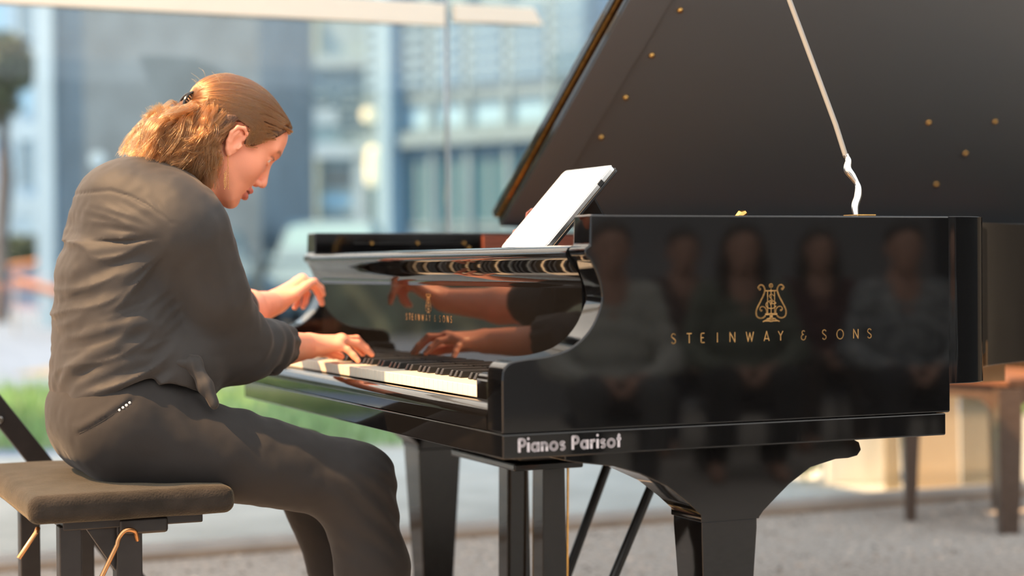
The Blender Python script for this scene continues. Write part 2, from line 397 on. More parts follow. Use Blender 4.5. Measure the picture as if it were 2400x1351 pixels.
# ---- legs
def leg(v0, v1, u0=0.0, flip=False):
    top = [(.13, .6175), (.70, .6175), (.718, .609), (.7225, .595), (.714, .585), (.695, .5815), (.668, .581), (.614, .569), (.569, .541), (.543, .520), (.516, .497), (.508, .488), (.508, .485), (.391, .485), (.391, .498), (.366, .520), (.325, .551), (.271, .576), (.223, .591), (.147, .602), (.13, .606)]
    root = MB().prism([(u+u0, z) for u, z in top], v0, v1, axis=1).build('leg', M['lacquer'], piano, bevel=.003, seg=2, angle=50)
    mb = MB(); a, b = .394+u0, .505+u0
    secs = [(.4865, 0, 0), (.470, .0, .0), (.39, .004, .004), (.13, .017, .017), (.125, .017, .017)]
    vs = []; fs = []
    for z, e, g in secs: vs += [(a+e, v0+.003+g, z), (b-e, v0+.003+g, z), (b-e, v1-.003-g, z), (a+e, v1-.003-g, z)]
    for i in range(len(secs)-1):
        for k in range(4): fs.append((i*4+k, i*4+(k+1) % 4, (i+1)*4+(k+1) % 4, (i+1)*4+k))
    mb.add(vs, fs+[(0, 1, 2, 3), (16, 17, 18, 19)]).build('leg_post', M['lacquer'], root, bevel=.003)
    cu_, cv_ = (a+b)/2, (v0+v1)/2
    MB().box((a+.024, v0+.028, .085), (b-.024, v1-.028, .126)).build('leg_ferrule', M['brass'], root, bevel=.004)
    for dv in (-.024, .024): MB().lathe([(.03, cv_+dv-.01), (.042, cv_+dv-.008), (.042, cv_+dv+.008), (.03, cv_+dv+.01)], (cu_+.012, 0, .042), 20, axis=1).build('caster_wheel', M['brass'], root, smooth=True)
    MB().bar((cu_, cv_, .09), (cu_+.012, cv_, .042), .03, .03, up=(1, 0, 0)).build('caster_fork', M['brass'], root)
leg(.040, .150); leg(1.42, 1.53); leg(.92, 1.03, 1.80)
for u in (1.0, 1.45, 1.9):   # wooden braces under the soundboard
    MB().box((u, .62, .66), (u+.07, 1.50, .734)).build('brace', M['spruce'], piano)
# ---- lyre
MB().box((.30, .622, .535), (.62, .965, .6175)).build('lyre_block', M['satin'], piano, bevel=.012, seg=3)
MB().box((.295, .622, .519), (.45, .965, .534)).build('lyre_cap', M['lacquer'], piano, bevel=.004)
for v in (.85, .668): MB().prism([(.380, .520), (.430, .520), (.434, .16), (.376, .16)], v, v+.05, axis=1).build('lyre_post', M['lacquer'], piano, bevel=.003)
MB().box((.33, .60, .085), (.47, .97, .16)).build('pedal_box', M['lacquer'], piano, bevel=.01, seg=3)
for v in (.70, .785, .87):
    MB().tube([(.40, v, .10), (.30, v, .085), (.22, v, .075), (.185, v, .07)], [.008, .010, .016, .012], n=10).build('pedal', M['brass'], piano, smooth=True)
    MB().tube([(.445, v, .12), (.452, v, .56)], .0028, n=8).build('pedal_rod', M['brass'], piano, smooth=True)
for v, p0, p1 in ((.86, (.47, .13), (.628, .50)), (.70, (.485, .13), (.672, .51))):
    d = np.array(p1)-np.array(p0); e = np.array(p1)+d*.30
    MB().tube([(p0[0], v, p0[1]), (e[0], v, e[1])], .0105, n=14).build('lyre_brace_rod', M['satin'], piano, smooth=True)

# ================================================================ TABLET
tab = thing('tablet', 'tablet showing a white music page leaning on the music desk of the piano', 'tablet', (.26, .5, .966))
def TPt(a, b, t):   # a along v, b up the face, t backwards
    d = np.array([.155, .006, .166]); d /= np.linalg.norm(d)*1.0
    nrm = np.array([d[2], 0, -d[0]])
    p = np.array([.2595, .391, .9665]) + np.array([0, 1, 0])*a + d*b + nrm*t
    return tuple(p)
def tabslab(x0, x1, y0, y1, r, t0, t1):
    pts = []
    for cx, cy, a0 in ((x1-r, y1-r, 0), (x0+r, y1-r, 90), (x0+r, y0+r, 180), (x1-r, y0+r, 270)): pts += arc(cx, cy, r, r, a0, a0+90, 5)
    n = len(pts); return MB().add([TPt(a, b, t0) for a, b in pts]+[TPt(a, b, t1) for a, b in pts], [tuple(range(n)), tuple(range(2*n-1, n-1, -1))]+[(i, i+n, (i+1) % n+n, (i+1) % n) for i in range(n)])
tabslab(0, .2165, 0, .2165, .012, .0008, .0095).build('tablet_body', M['chrome'], tab, bevel=.001)
tabslab(.0045, .212, .003, .212, .009, 0, .0009).build('screen', M['screen'], tab)
tabslab(-.002, .2185, -.0, .2185, .013, .0097, .016).build('folio_cover', M['satin'], tab, bevel=.0015)
mb = MB(); mb.box((0, 0, 0), (0, 0, 0)); 
MB().add([TPt(a, b, t) for t in (.0005, .0085) for a, b in ((-.0012, .165), (.001, .165), (.001, .177), (-.0012, .177))], [(0,1,2,3),(4,5,6,7),(0,1,5,4),(1,2,6,5),(2,3,7,6),(3,0,4,7)]).build('side_button', M['rubber'], tab)
# stave lines of the page
ml = MB(); 
for s in range(6):
    for k in range(5):
        y = .03+s*.03+k*.003
        ml.add([TPt(.02, y, -.0002), TPt(.198, y, -.0002), TPt(.198, y+.0004, -.0002), TPt(.02, y+.0004, -.0002)], [(0, 1, 2, 3)])
M['ink'] = mat('printed_grey_ink', (.55, .53, .56), .5)
tag(ml.build('printed_staves', M['ink'], tab))
MB().bar((.43, .46, .9665), (.372, .46, 1.062), .10, .004, up=(1, 0, 0)).build('folio_stand', M['satin'], tab)
# ================================================================ SETTING: gravel floor, glazed wall, outside
M['gravel'] = mat('pale_gravel', (.50, .45, .40), .9, bump=.9, bscale=70, noise=.35, nscale=55)
M['apron'] = mat('pale_concrete_apron', (.50, .51, .50), .9, noise=.12, nscale=3)
M['asphalt'] = mat('blue_grey_asphalt', (.20, .27, .40), .85, noise=.12, nscale=1.5)
M['tan'] = mat('tan_gravel_verge', (.30, .27, .21), .9, noise=.15, nscale=2)
M['grass'] = mat('grass_blades', (.26, .42, .18), .7, noise=.35, nscale=2)
M['soil'] = mat('lawn_soil', (.24, .34, .18), .9, noise=.3, nscale=3)
VG = 3.05
def poly_obj(name, pts, z, m, kind='structure', world=False):
    o = link(name, MB().add([(*p, z) for p in pts], [tuple(range(len(pts)))]).mesh(name), m, None, False, world)
    return tag(o, kind=kind)
poly_obj('floor', [(-45, -45), (45, -45), (45, VG+.06), (-45, VG+.06)], 0, M['gravel'])
# loose stones on the gravel strip behind the piano
gs = MB()
for i in range(2600):
    u = random.uniform(-1.6, 4.2); v = random.uniform(1.9, 3.0); r = random.uniform(.004, .011)
    a = random.random()*6.28; vs = []
    for k in range(5):
        rr = r*random.uniform(.7, 1.2); vs.append((u+rr*math.cos(a+k*1.256), v+rr*math.sin(a+k*1.256), .0))
    vs += [(u+.3*r, v, r*.8), (u-.3*r, v+.2*r, r*.7)]
    gs.add(vs, [(0, 1, 5), (1, 2, 5), (2, 6, 5), (2, 3, 6), (3, 4, 6), (4, 0, 6), (0, 5, 6)])
M['stone'] = mat('grey_tan_stones', (.50, .43, .37), .9, noise=.6, nscale=9)
tag(gs.build('gravel_stones', M['stone']), 'loose grey and tan gravel stones on the floor before the glass wall', 'gravel', kind='stuff')
M['addedback'] = mat('added_grey_back_wall', (.36, .36, .37), .8, noise=.1, nscale=2)
M['addedside'] = mat('added_dark_side_wall', (.035, .042, .048), .8, noise=.1, nscale=2)
bw2 = MB().box((6.3, -7.2, -.012), (6.5, 6.6, 3.05)).build('added_wall_right', M['addedside']); tag(bw2, kind='structure')  # unseen wall, added dark to tone down the reflection in the tail
bw = MB().box((-6, -7.4, 0), (6.5, -7.2, 2.6)).build('added_wall_back', M['addedback']); tag(bw, kind='structure')  # unseen wall, added to darken what the side of the rim mirrors
poly_obj('ground', [(-60, VG+.06), (60, VG+.06), (60, 6.6), (-60, 6.6)], -.012, M['apron'])
poly_obj('ground_road', [(-60, 6.6), (60, 6.6), (60, 70), (-60, 70)], -.014, M['asphalt'])
poly_obj('ground_verge', [(-4.5, 16), (2, 12), (16, 14), (16, 33), (-3.9, 33)], -.008, M['tan'], world=True)
poly_obj('lawn', [(-7, 9.2), (1.3, 9.4), (1.0, 13.6), (-7, 14.2)], -.006, M['soil'], world=True)
g = MB()
for i in range(9000):
    x = random.uniform(-6, 1.1); y = random.uniform(9.3, 13.6); h = random.uniform(.05, .16)*(1.5 if random.random() < .1 else 1); a = random.random()*6.28; w = .012
    lx, ly = random.uniform(-.05, .05), random.uniform(-.05, .05)
    g.add([(x-w*math.cos(a), y-w*math.sin(a), -.006), (x+w*math.cos(a), y+w*math.sin(a), -.006), (x+lx, y+ly, h)], [(0, 1, 2)])
tag(g.build('lawn_grass', M['grass'], world=True), 'rough green grass strip growing outside the glass wall', 'grass', kind='stuff')

# ---- the glazed wall
def glassmat():
    m = bpy.data.materials.new('window_glass'); m.use_nodes = True; nt = m.node_tree
    for n in list(nt.nodes): nt.nodes.remove(n)
    o = nt.nodes.new('ShaderNodeOutputMaterial'); mx = nt.nodes.new('ShaderNodeMixShader'); t = nt.nodes.new('ShaderNodeBsdfTransparent'); g = nt.nodes.new('ShaderNodeBsdfGlossy')
    f = nt.nodes.new('ShaderNodeFresnel'); f.inputs['IOR'].default_value = 1.5
    t.inputs['Color'].default_value = (.93, .97, .98, 1); g.inputs['Roughness'].default_value = .02
    nt.links.new(f.outputs[0], mx.inputs[0]); nt.links.new(t.outputs[0], mx.inputs[1]); nt.links.new(g.outputs[0], mx.inputs[2]); nt.links.new(mx.outputs[0], o.inputs[0])
    return m
M['glass'] = glassmat()
M['tanwood'] = mat('tan_wood_strip', (.34, .25, .18), .6, noise=.15, nscale=8)
M['frame'] = mat('pale_window_frame', (.70, .72, .72), .5)
M['mullion'] = mat('grey_mullion', (.34, .40, .44), .4)
win = thing('window_1', None, None, (1.1, VG, 0), kind='structure')
for a, b in ((-5, 1.117), (1.133, 7)): MB().box((a, VG-.004, .05), (b, VG+.004, 2.75)).build('pane', M['glass'], win)
MB().box((-5, VG-.035, 0), (7, VG+.03, .05)).build('bottom_rail', M['railgrey'], win, bevel=.004)
MB().box((-5, VG-.055, 0), (7, VG-.035, .022))  .build('floor_strip', M['tanwood'], win, bevel=.003)
MB().box((1.1195, VG-.012, .05), (1.1305, VG+.012, 2.75)).build('mullion', M['mullion'], win, bevel=.002)
MB().box((-5, VG-.04, 1.752), (1.108, VG-.006, 1.828)).build('transom', M['cream'], win, bevel=.004)
MB().prism([(1.142, 1.768), (1.475, 1.772), (1.44, 1.83), (1.142, 1.828)], VG-.04, VG-.006, axis=1).build('transom', M['cream'], win, bevel=.003)
MB().box((-5, VG-.05, 2.75), (7, VG+.05, 2.86)).build('top_rail', M['frame'], win, bevel=.004)
for u in (-5.05, 7): MB().box((u, VG-.05, 0), (u+.05, VG+.05, 2.86)).build('post', M['frame'], win, bevel=.004)
def sheetmat(name, tr):
    m = bpy.data.materials.new(name); m.use_nodes = True; nt = m.node_tree
    for n in list(nt.nodes): nt.nodes.remove(n)
    o = nt.nodes.new('ShaderNodeOutputMaterial'); mx = nt.nodes.new('ShaderNodeMixShader'); t = nt.nodes.new('ShaderNodeBsdfTranslucent'); d = nt.nodes.new('ShaderNodeBsdfDiffuse')
    t.inputs['Color'].default_value = (*tr, 1); d.inputs['Color'].default_value = (.75, .75, .75, 1); mx.inputs[0].default_value = .25
    nt.links.new(t.outputs[0], mx.inputs[1]); nt.links.new(d.outputs[0], mx.inputs[2]); nt.links.new(mx.outputs[0], o.inputs[0]); return m
M['sunshade'] = sheetmat('added_white_sunshade', (.80, .86, .95)); M['fillcanopy'] = sheetmat('added_blue_white_canopy', (.60, .78, 1.0))
aw = MB().add([(-9, 1.85, 3.0), (.75, 1.85, 3.0), (.75, 8.8, 3.0), (-9, 8.8, 3.0)], [(0, 1, 2, 3)]).build('added_sunshade', M['sunshade']); tag(aw, kind='structure')  # unseen sheet, added to shade the gravel strip and the ground outside
mq = MB().add([(-7, -9, 3.0), (6.5, -9, 3.0), (6.5, .28, 3.0), (-7, .28, 3.0)], [(0, 1, 2, 3)]).build('added_fill_canopy', M['fillcanopy']); tag(mq, kind='structure')  # unseen sheet, added to shade the audience floor and pass bluish fill
# ---- boards, planter and plant just outside the glass
M['board'] = mat('beige_board', (.62, .48, .33), .6, noise=.06, nscale=4); M['board2'] = mat('ochre_board', (.52, .43, .29), .6, noise=.08, nscale=4)
def wx(px, Y): return (px-1200)*Y/4175
def wz(px, py, Y): return .932+(623-.0078*(px-1200)-py)*Y/4175
def leaning(name, x0, x1, y, h, m, label, cat, lean=.06, t=.02):
    o = MB().add([(x0, y, 0), (x1, y+.02, 0), (x1, y+.02+lean, h), (x0, y+lean, h), (x0, y+t, 0), (x1, y+.02+t, 0), (x1, y+.02+lean+t, h), (x0, y+lean+t, h)],
                 [(0,1,2,3),(7,6,5,4),(0,4,5,1),(1,5,6,2),(2,6,7,3),(3,7,4,0)]).build(name, m, bevel=.003, world=True)
    o.location.z = -.012
    return tag(o, label, cat)
leaning('wooden_board', wx(2146, 7.3), wx(2252, 7.3), 7.3, .78, M['board'], 'wide pale beige board standing upright outside the glass wall', 'board')
leaning('wooden_board', wx(2254, 7.36), wx(2330, 7.36), 7.36, .80, M['board2'], 'darker sandy board standing just right of the pale beige board', 'board')
leaning('wooden_board', wx(2072, 7.4), wx(2112, 7.4), 7.4, .80, M['board2'], 'narrow olive board standing between the white planter and beige board', 'board')
M['white'] = mat('white_painted', (.80, .82, .82), .5, noise=.04, nscale=5)
pl = thing('planter_box', 'white box planter on the ground outside the glass wall', 'planter', (wx(2005, 7.7), 7.8, -.012), world=True)
x0, x1 = wx(1938, 7.6), wx(2070, 7.6)
MB().prism([(x0, 7.6), (x1, 7.6), (x1, 8.0), (x0, 8.0)], -.012, .30, axis=2).build('box', M['white'], pl, bevel=.008)
MB().prism([(x0-.012, 7.588), (x1+.012, 7.588), (x1+.012, 8.012), (x0-.012, 8.012)], .30, .33, axis=2).build('rim', M['white'], pl, bevel=.006)
M['leaf'] = mat('bright_leaf', (.13, .30, .06), .5, noise=.3, nscale=15)
def leaf_cloud(c, rad, n, size, flat=.7):
    mb = MB(); c = Vector(c)
    for i in range(n):
        d = Vector((random.gauss(0, 1), random.gauss(0, 1), random.gauss(0, 1))).normalized()*random.random()**.4
        p = c+Vector((d.x*rad[0], d.y*rad[1], d.z*rad[2])); a = Vector((random.gauss(0, 1), random.gauss(0, 1), random.gauss(0, 1)*flat)).normalized()
        b = a.cross(Vector((random.gauss(0, 1), random.gauss(0, 1), random.gauss(0, 1)))).normalized(); s = size*random.uniform(.6, 1.3)
        mb.add([p-a*s, p+b*s*.4, p+a*s, p-b*s*.4], [(0, 1, 2, 3)])
    return mb
pt = thing('green_plant', 'small bright green plant growing beside the white planter outside', 'plant', (wx(1884, 7.7), 7.7, -.012), world=True)
leaf_cloud((wx(1884, 7.7), 7.7, .10), (.075, .07, .09), 160, .03).build('foliage', M['leaf'], pt)
MB().tube([(wx(1884, 7.7), 7.7, -.012), (wx(1884, 7.7), 7.7, .10)], .006, n=6).build('stem', M['leaf'], pt)
for px, Y, lab in ((2398, 9.5, 'green bush seen past the tapered chair leg outside the glass'),):
    b = thing('bush', lab, 'bush', (wx(px, Y)+.2, Y, -.012), world=True)
    leaf_cloud((wx(px, Y)+.2, Y, .25), (.25, .2, .28), 400, .05).build('foliage', M['leaf'], b)
    MB().tube([(wx(px, Y)+.2, Y, -.012), (wx(px, Y)+.2, Y, .25)], .015, n=6).build('stem', M['leaf'], b)

# ---- brown chair behind the tail of the piano
M['wood_brown'] = mat('dark_stained_wood', (.105, .072, .055), .3, noise=.2, nscale=6, stretch=(4, 4, 30))
M['wood_seat'] = mat('brown_seat_wood', (.22, .10, .055), .4, noise=.2, nscale=6)
ch = thing('wooden_chair', 'dark brown wooden chair with tapered legs behind the piano tail', 'chair', (1.72, 6.4, 0), world=True)
CA4 = [(1.695, 6.10), (1.432, 6.42), (1.83, 6.72), (2.08, 6.40)]
def tleg(x, y, z1, w0, w1):
    mb = MB(); secs = [(0, w0*.9), (.10, w0), (.1001, w0*1.06), (.33, w1), (z1, w1*1.04)]
    vs = []; fs = []
    for z, w in secs: vs += [(x-w/2, y-w/2, z), (x+w/2, y-w/2, z), (x+w/2, y+w/2, z), (x-w/2, y+w/2, z)]
    for i in range(len(secs)-1):
        for k in range(4): fs.append((i*4+k, i*4+(k+1) % 4, (i+1)*4+(k+1) % 4, (i+1)*4+k))
    mb.add(vs, fs+[(0, 1, 2, 3), tuple(range(len(vs)-4, len(vs)))]).build('leg', M['wood_brown'], ch, bevel=.003)
for (x, y), a, b in zip(CA4, (.066, .038, .045, .045), (.080, .060, .055, .055)): tleg(x, y, .50, a, b)
def apron(p, q, prof):
    p, q = Vector((*p, 0)), Vector((*q, 0)); d = q-p; n = Vector((-d.y, d.x, 0)).normalized()*.012
    vs = [p+d*t+Vector((0, 0, z))-n for t, z in prof]+[p+d*t+Vector((0, 0, z))+n for t, z in prof]; k = len(prof)
    MB().add(vs, [tuple(range(k)), tuple(range(2*k-1, k-1, -1))]+[(i, i+k, (i+1) % k+k, (i+1) % k) for i in range(k)]).build('apron', M['wood_brown'], ch, bevel=.003)
PRF = [(.05, .505), (.95, .505), (.95, .40), (.88, .43), (.75, .455), (.5, .462), (.25, .455), (.14, .42), (.08, .36), (.05, .33)]
for i in range(4): apron(CA4[i], CA4[(i+1) % 4], PRF)
cxy = Vector((sum(p[0] for p in CA4)/4, sum(p[1] for p in CA4)/4, 0))
MB().prism([tuple((cxy+(Vector((*p, 0))-cxy)*1.12).xy) for p in CA4], .505, .535, axis=2).build('seat', M['wood_seat'], ch, bevel=.008, seg=3)
apron(CA4[2], CA4[3], [(.05, .53), (.95, .53), (.95, .90), (.5, .94), (.05, .90)])
# ================================================================ OUTSIDE: buildings, cars, tree
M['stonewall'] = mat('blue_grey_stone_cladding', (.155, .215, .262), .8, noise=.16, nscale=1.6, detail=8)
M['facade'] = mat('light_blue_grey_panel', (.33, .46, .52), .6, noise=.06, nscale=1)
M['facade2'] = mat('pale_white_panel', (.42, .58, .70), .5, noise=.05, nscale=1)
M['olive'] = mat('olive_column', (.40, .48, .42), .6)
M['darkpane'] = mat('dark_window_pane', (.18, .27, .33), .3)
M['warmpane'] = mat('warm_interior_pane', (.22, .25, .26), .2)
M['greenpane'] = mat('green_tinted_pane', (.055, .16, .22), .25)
M['skypane'] = mat('painted_sky_pane', (.32, .57, .78), .3)  # bright sky reflection put into the base colour of the pane
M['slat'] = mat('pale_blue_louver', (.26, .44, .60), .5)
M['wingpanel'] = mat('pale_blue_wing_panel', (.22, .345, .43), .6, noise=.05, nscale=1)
M['lampglow'] = mat('lit_lamp_globe', (.9, .88, .65), .5, emit=(1, .95, .66), estr=.45)
def frame_on(o, d):
    """a frame with x along the facade, y into it and z up"""
    o, d = Vector(o), Vector((*d, 0)).normalized(); n = Vector((-d.y, d.x, 0))
    return lambda x, y, z: tuple(o + d*x + n*y + Vector((0, 0, z)))
def fbox(mb, T, x0, x1, y0, y1, z0, z1):
    b = MB().box((x0, y0, z0), (x1, y1, z1)); return mb.add([T(*p) for p in b.v], b.f)
def window(T, x0, x1, z0, z1, parent, pane, fr='facade2', bars=0, w=.06, y=-.03):
    f = MB()
    for a, b, c, d in ((x0, x1, z0, z0+w), (x0, x1, z1-w, z1), (x0, x0+w, z0, z1), (x1-w, x1, z0, z1)): fbox(f, T, a, b, y-.04, y+.05, c, d)
    for k in range(bars):
        xc = x0+(x1-x0)*(k+1)/(bars+1); fbox(f, T, xc-w/2, xc+w/2, y-.03, y+.04, z0, z1)
    fo = f.build('window', M[fr], parent)
    fbox(MB(), T, x0+w*.5, x1-w*.5, y, y+.02, z0+w*.5, z1-w*.5).build('pane', M[pane], fo)
    return fo
# stone-clad building behind the pianist
ba = thing('stone_building', 'blue-grey stone-clad building rising behind the pianist', 'building', (wx(110, 29), 29, -.014), world=True)
T = frame_on((wx(110, 29), 29, -.014), (1, 0))
wA = wx(612, 29)-wx(110, 29)
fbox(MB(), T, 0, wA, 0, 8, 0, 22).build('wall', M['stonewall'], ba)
fbox(MB(), T, -.12, .16, -.14, .0, 0, 22).build('corner_pilaster', M['facade2'], ba)
fbox(MB(), T, -.1, wA+.1, -.1, 8.1, 22, 22.3).build('roof', M['facade'], ba)
fbox(MB(), T, 0, wA, -.08, 0, 0, .5).build('plinth', M['facade'], ba)
gl = MB().lathe([(.0, -.02), (.13, -.01), (.13, .05), (.0, .06)], (0, 0, 0), 20, axis=1)
for i, (x, y, z) in enumerate(gl.v): gl.v[i] = (wx(233, 28.9)+x, 28.86+y, wz(233, 375, 28.9)+z)
gl.build('wall_light', M['facade2'], ba, smooth=True)
# office building: left wing
bo = thing('office_building', 'glazed office building with white columns and louvred windows', 'building', (wx(600, 44), 44, -.014), world=True)
Y = 44; T = frame_on((wx(600, Y), Y, -.014), (1, 0)); X0 = wx(600, Y)
X = lambda px: wx(px, Y)-X0
Z = lambda py: wz(750, py, Y)+.014
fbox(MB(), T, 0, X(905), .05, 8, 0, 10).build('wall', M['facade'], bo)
fbox(MB(), T, 0, X(905), -.25, .05, Z(372), Z(338)).build('floor_slab', M['facade2'], bo)
fbox(MB(), T, 0, X(905), -.20, .05, Z(160), Z(132)).build('floor_slab', M['facade'], bo)
fbox(MB(), T, X(690), X(795), -.06, .05, Z(292), Z(256)).build('spandrel', M['facade2'], bo)
fbox(MB(), T, X(630), X(725), -.06, .05, Z(125), Z(85)).build('spandrel', M['facade2'], bo)
fbox(MB(), T, X(672), X(690), -.22, .05, Z(256), Z(160)).build('column', M['olive'], bo)
for px in (672, 738): fbox(MB(), T, X(px), X(px+16), -.12, .05, Z(130), Z(40)).build('column', M['olive'], bo)
fbox(MB(), T, X(736), X(752), -.25, .05, 0, Z(372)).build('column', M['olive'], bo)
fbox(MB(), T, X(833), X(862), -.3, .05, 0, Z(380)).build('column', M['facade2'], bo)
for a, b in ((606, 670), (692, 778), (800, 850)):
    window(T, X(a), X(b), Z(250), Z(218), bo, 'darkpane', 'facade'); window(T, X(a), X(b), Z(196), Z(164), bo, 'darkpane', 'facade')
window(T, X(800), X(880), Z(330), Z(262), bo, 'darkpane', 'facade', 1)
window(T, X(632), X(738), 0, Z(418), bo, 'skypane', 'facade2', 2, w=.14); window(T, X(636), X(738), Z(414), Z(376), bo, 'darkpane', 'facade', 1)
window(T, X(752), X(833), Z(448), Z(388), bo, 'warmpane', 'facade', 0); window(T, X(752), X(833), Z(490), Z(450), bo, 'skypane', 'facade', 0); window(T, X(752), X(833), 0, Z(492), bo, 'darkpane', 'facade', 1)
fbox(MB(), T, X(655), X(668), -.2, -.08, 0, Z(440)).build('dark_door_leaf', M['darkpane'], bo)
# right wing, turned towards us
p0 = Vector((wx(862, 43.6), 43.6, -.014)); p1 = Vector((wx(1640, 38.3), 38.3, -.014)); dd = (p1-p0); Lw = dd.length; dn = dd.normalized()
T = frame_on(p0, (dn.x, dn.y))
def XW(px):   # place along the wing that shows at pixel px
    k = (px-1200)/4175; t = (k*p0.y-p0.x)/(dn.x-k*dn.y); return t
def ZW(px, py): return wz(px, py, p0.y+dn.y*XW(px))+.014
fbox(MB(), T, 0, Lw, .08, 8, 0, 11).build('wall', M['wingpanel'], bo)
z2, z3 = ZW(1100, 322), ZW(1100, 62)
fbox(MB(), T, 0, Lw, -.3, .08, z2-.16, z2+.16).build('floor_slab', M['wingpanel'], bo)
fbox(MB(), T, 0, Lw, -.12, .08, ZW(1100, 222)-.1, ZW(1100, 222)+.1).build('floor_slab', M['wingpanel'], bo)
fbox(MB(), T, XW(919), XW(946), -.5, .1, 0, 11).build('column', M['slat'], bo)
edges = [864, 916, 948, 1022, 1106, 1200, 1300, 1400, 1510, 1630]
for a, b in zip(edges[:-1], edges[1:]):
    xa, xb = XW(a)+.06, XW(b)-.06
    zc = ZW(1100, 222)
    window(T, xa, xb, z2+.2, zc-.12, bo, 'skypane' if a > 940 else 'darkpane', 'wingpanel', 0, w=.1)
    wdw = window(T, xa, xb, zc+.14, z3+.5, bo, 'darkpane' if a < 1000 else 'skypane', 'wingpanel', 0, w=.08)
    lv = MB()
    for k in range(6):
        zz = zc+.28+k*(z3-zc)/5.2; fbox(lv, T, xa+.05, xb-.05, -.22, -.12, zz, zz+.15)
    lv.build('louver', M['slat'], wdw)
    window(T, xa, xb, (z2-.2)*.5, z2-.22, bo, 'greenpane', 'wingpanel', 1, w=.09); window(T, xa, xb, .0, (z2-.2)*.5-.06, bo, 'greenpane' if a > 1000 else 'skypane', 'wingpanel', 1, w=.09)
    fbox(MB(), T, XW(b)-.07, XW(b)+.07, -.16, .1, 0, 11).build('mullion', M['wingpanel'], bo)
for px, y0, y1 in ((901, 442, 345), (893, 290, 258)):
    mb = MB(); c = T(XW(px), -.4, 0); zc = (ZW(px, y0)+ZW(px, y1))/2; h = abs(ZW(px, y1)-ZW(px, y0))/2
    mb.lathe([(.02, zc-h), (.16, zc-h*.8), (.19, zc), (.16, zc+h*.8), (.02, zc+h)], (c[0], c[1], 0), 16).build('wall_lamp', M['lampglow'], bo, smooth=True)
# pale building far left, fence, tree, barriers
bp = thing('pale_building', 'pale building far off at the edge behind the tree', 'building', (wx(20, 62), 62, -.014), world=True)
T = frame_on((wx(-160, 62), 62, -.014), (1, 0)); wl = wx(150, 62)-wx(-160, 62)
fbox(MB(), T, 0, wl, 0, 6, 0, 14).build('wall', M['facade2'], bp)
for k in range(5):
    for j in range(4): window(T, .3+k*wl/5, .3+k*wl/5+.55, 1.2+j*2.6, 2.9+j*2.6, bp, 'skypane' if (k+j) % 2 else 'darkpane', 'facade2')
fbox(MB(), T, -.1, wl+.1, -.1, 6, 14, 14.3).build('roof', M['facade'], bp)
fe = thing('picket_fence', 'white upright picket fence beyond the road at the left', 'fence', (wx(40, 46), 46, -.014), world=True)
for i in range(16):
    x = wx(-60+i*14, 46); MB().box((x, 46, -.014), (x+.09, 46.05, wz(40, 462, 46))).build('picket', M['facade2'], fe)
MB().box((wx(-60, 46), 46.05, 2.2), (wx(164, 46), 46.1, 2.32)).build('rail', M['facade2'], fe); MB().box((wx(-60, 46), 46.05, .5), (wx(164, 46), 46.1, .62)).build('rail', M['facade2'], fe)
M['bark'] = mat('dark_bark', (.16, .15, .155), .9, noise=.2, nscale=5); M['treeleaf'] = mat('tree_leaf', (.105, .135, .07), .6, noise=.4, nscale=3)
tr = thing('tree', 'dark-trunked leafy tree at the far left beside the pale building', 'tree', (wx(8, 32), 32, -.014), world=True)
MB().tube([(wx(2, 32), 32, -.014), (wx(4, 32), 32, 1.5), (wx(12, 32), 32.1, 2.6), (wx(8, 32), 32, 4.2)], [.14, .12, .15, .06], n=10).build('trunk', M['bark'], tr, smooth=True)
cr = leaf_cloud((wx(20, 32), 32, wz(20, 150, 32)), (.52, .5, .62), 900, .13)
c2 = leaf_cloud((wx(-10, 32), 32, wz(20, 240, 32)), (.45, .5, .45), 500, .13); cr.add(c2.v, c2.f)
cr.build('foliage', M['treeleaf'], tr)
sh = thing('hedge', 'low olive hedge below the white picket fence', 'hedge', (wx(60, 44), 44, -.014), world=True)
leaf_cloud((wx(60, 44), 44, 1.35), (1.25, .3, .45), 1100, .14).build('foliage', M['treeleaf'], sh)
MB().box((wx(-60, 44), 43.7, -.014), (wx(180, 44), 44.3, .95)).build('planter_wall', M['asphalt'], sh)
M['orange'] = mat('orange_plastic', (.62, .26, .13), .6)
for k, (pa, pb, pc, ya, yb, yc, Y, lab) in enumerate(((10, 80, 135, 628, 618, 590, 36, 'orange barrier bar raised at its right end, beyond the road'), (30, 85, 150, 655, 672, 690, 26, 'orange barrier bar sloping down to the right, on the nearer road'))):
    b = thing('safety_barrier', lab, 'barrier', (wx(pa, Y), Y, -.014), world=True)
    MB().tube([(wx(pa, Y), Y, wz(pa, ya, Y)), (wx(pb, Y), Y, wz(pb, yb, Y)), (wx(pc, Y), Y, wz(pc, yc, Y))], .065, n=10).build('bar', M['orange'], b, smooth=True)
    for p, y in ((pa+6, ya), (pc-8, yc)): MB().tube([(wx(p, Y), Y, -.014), (wx(p, Y), Y, wz(p, y, Y))], .025, n=8).build('post', M['railgrey'], b)
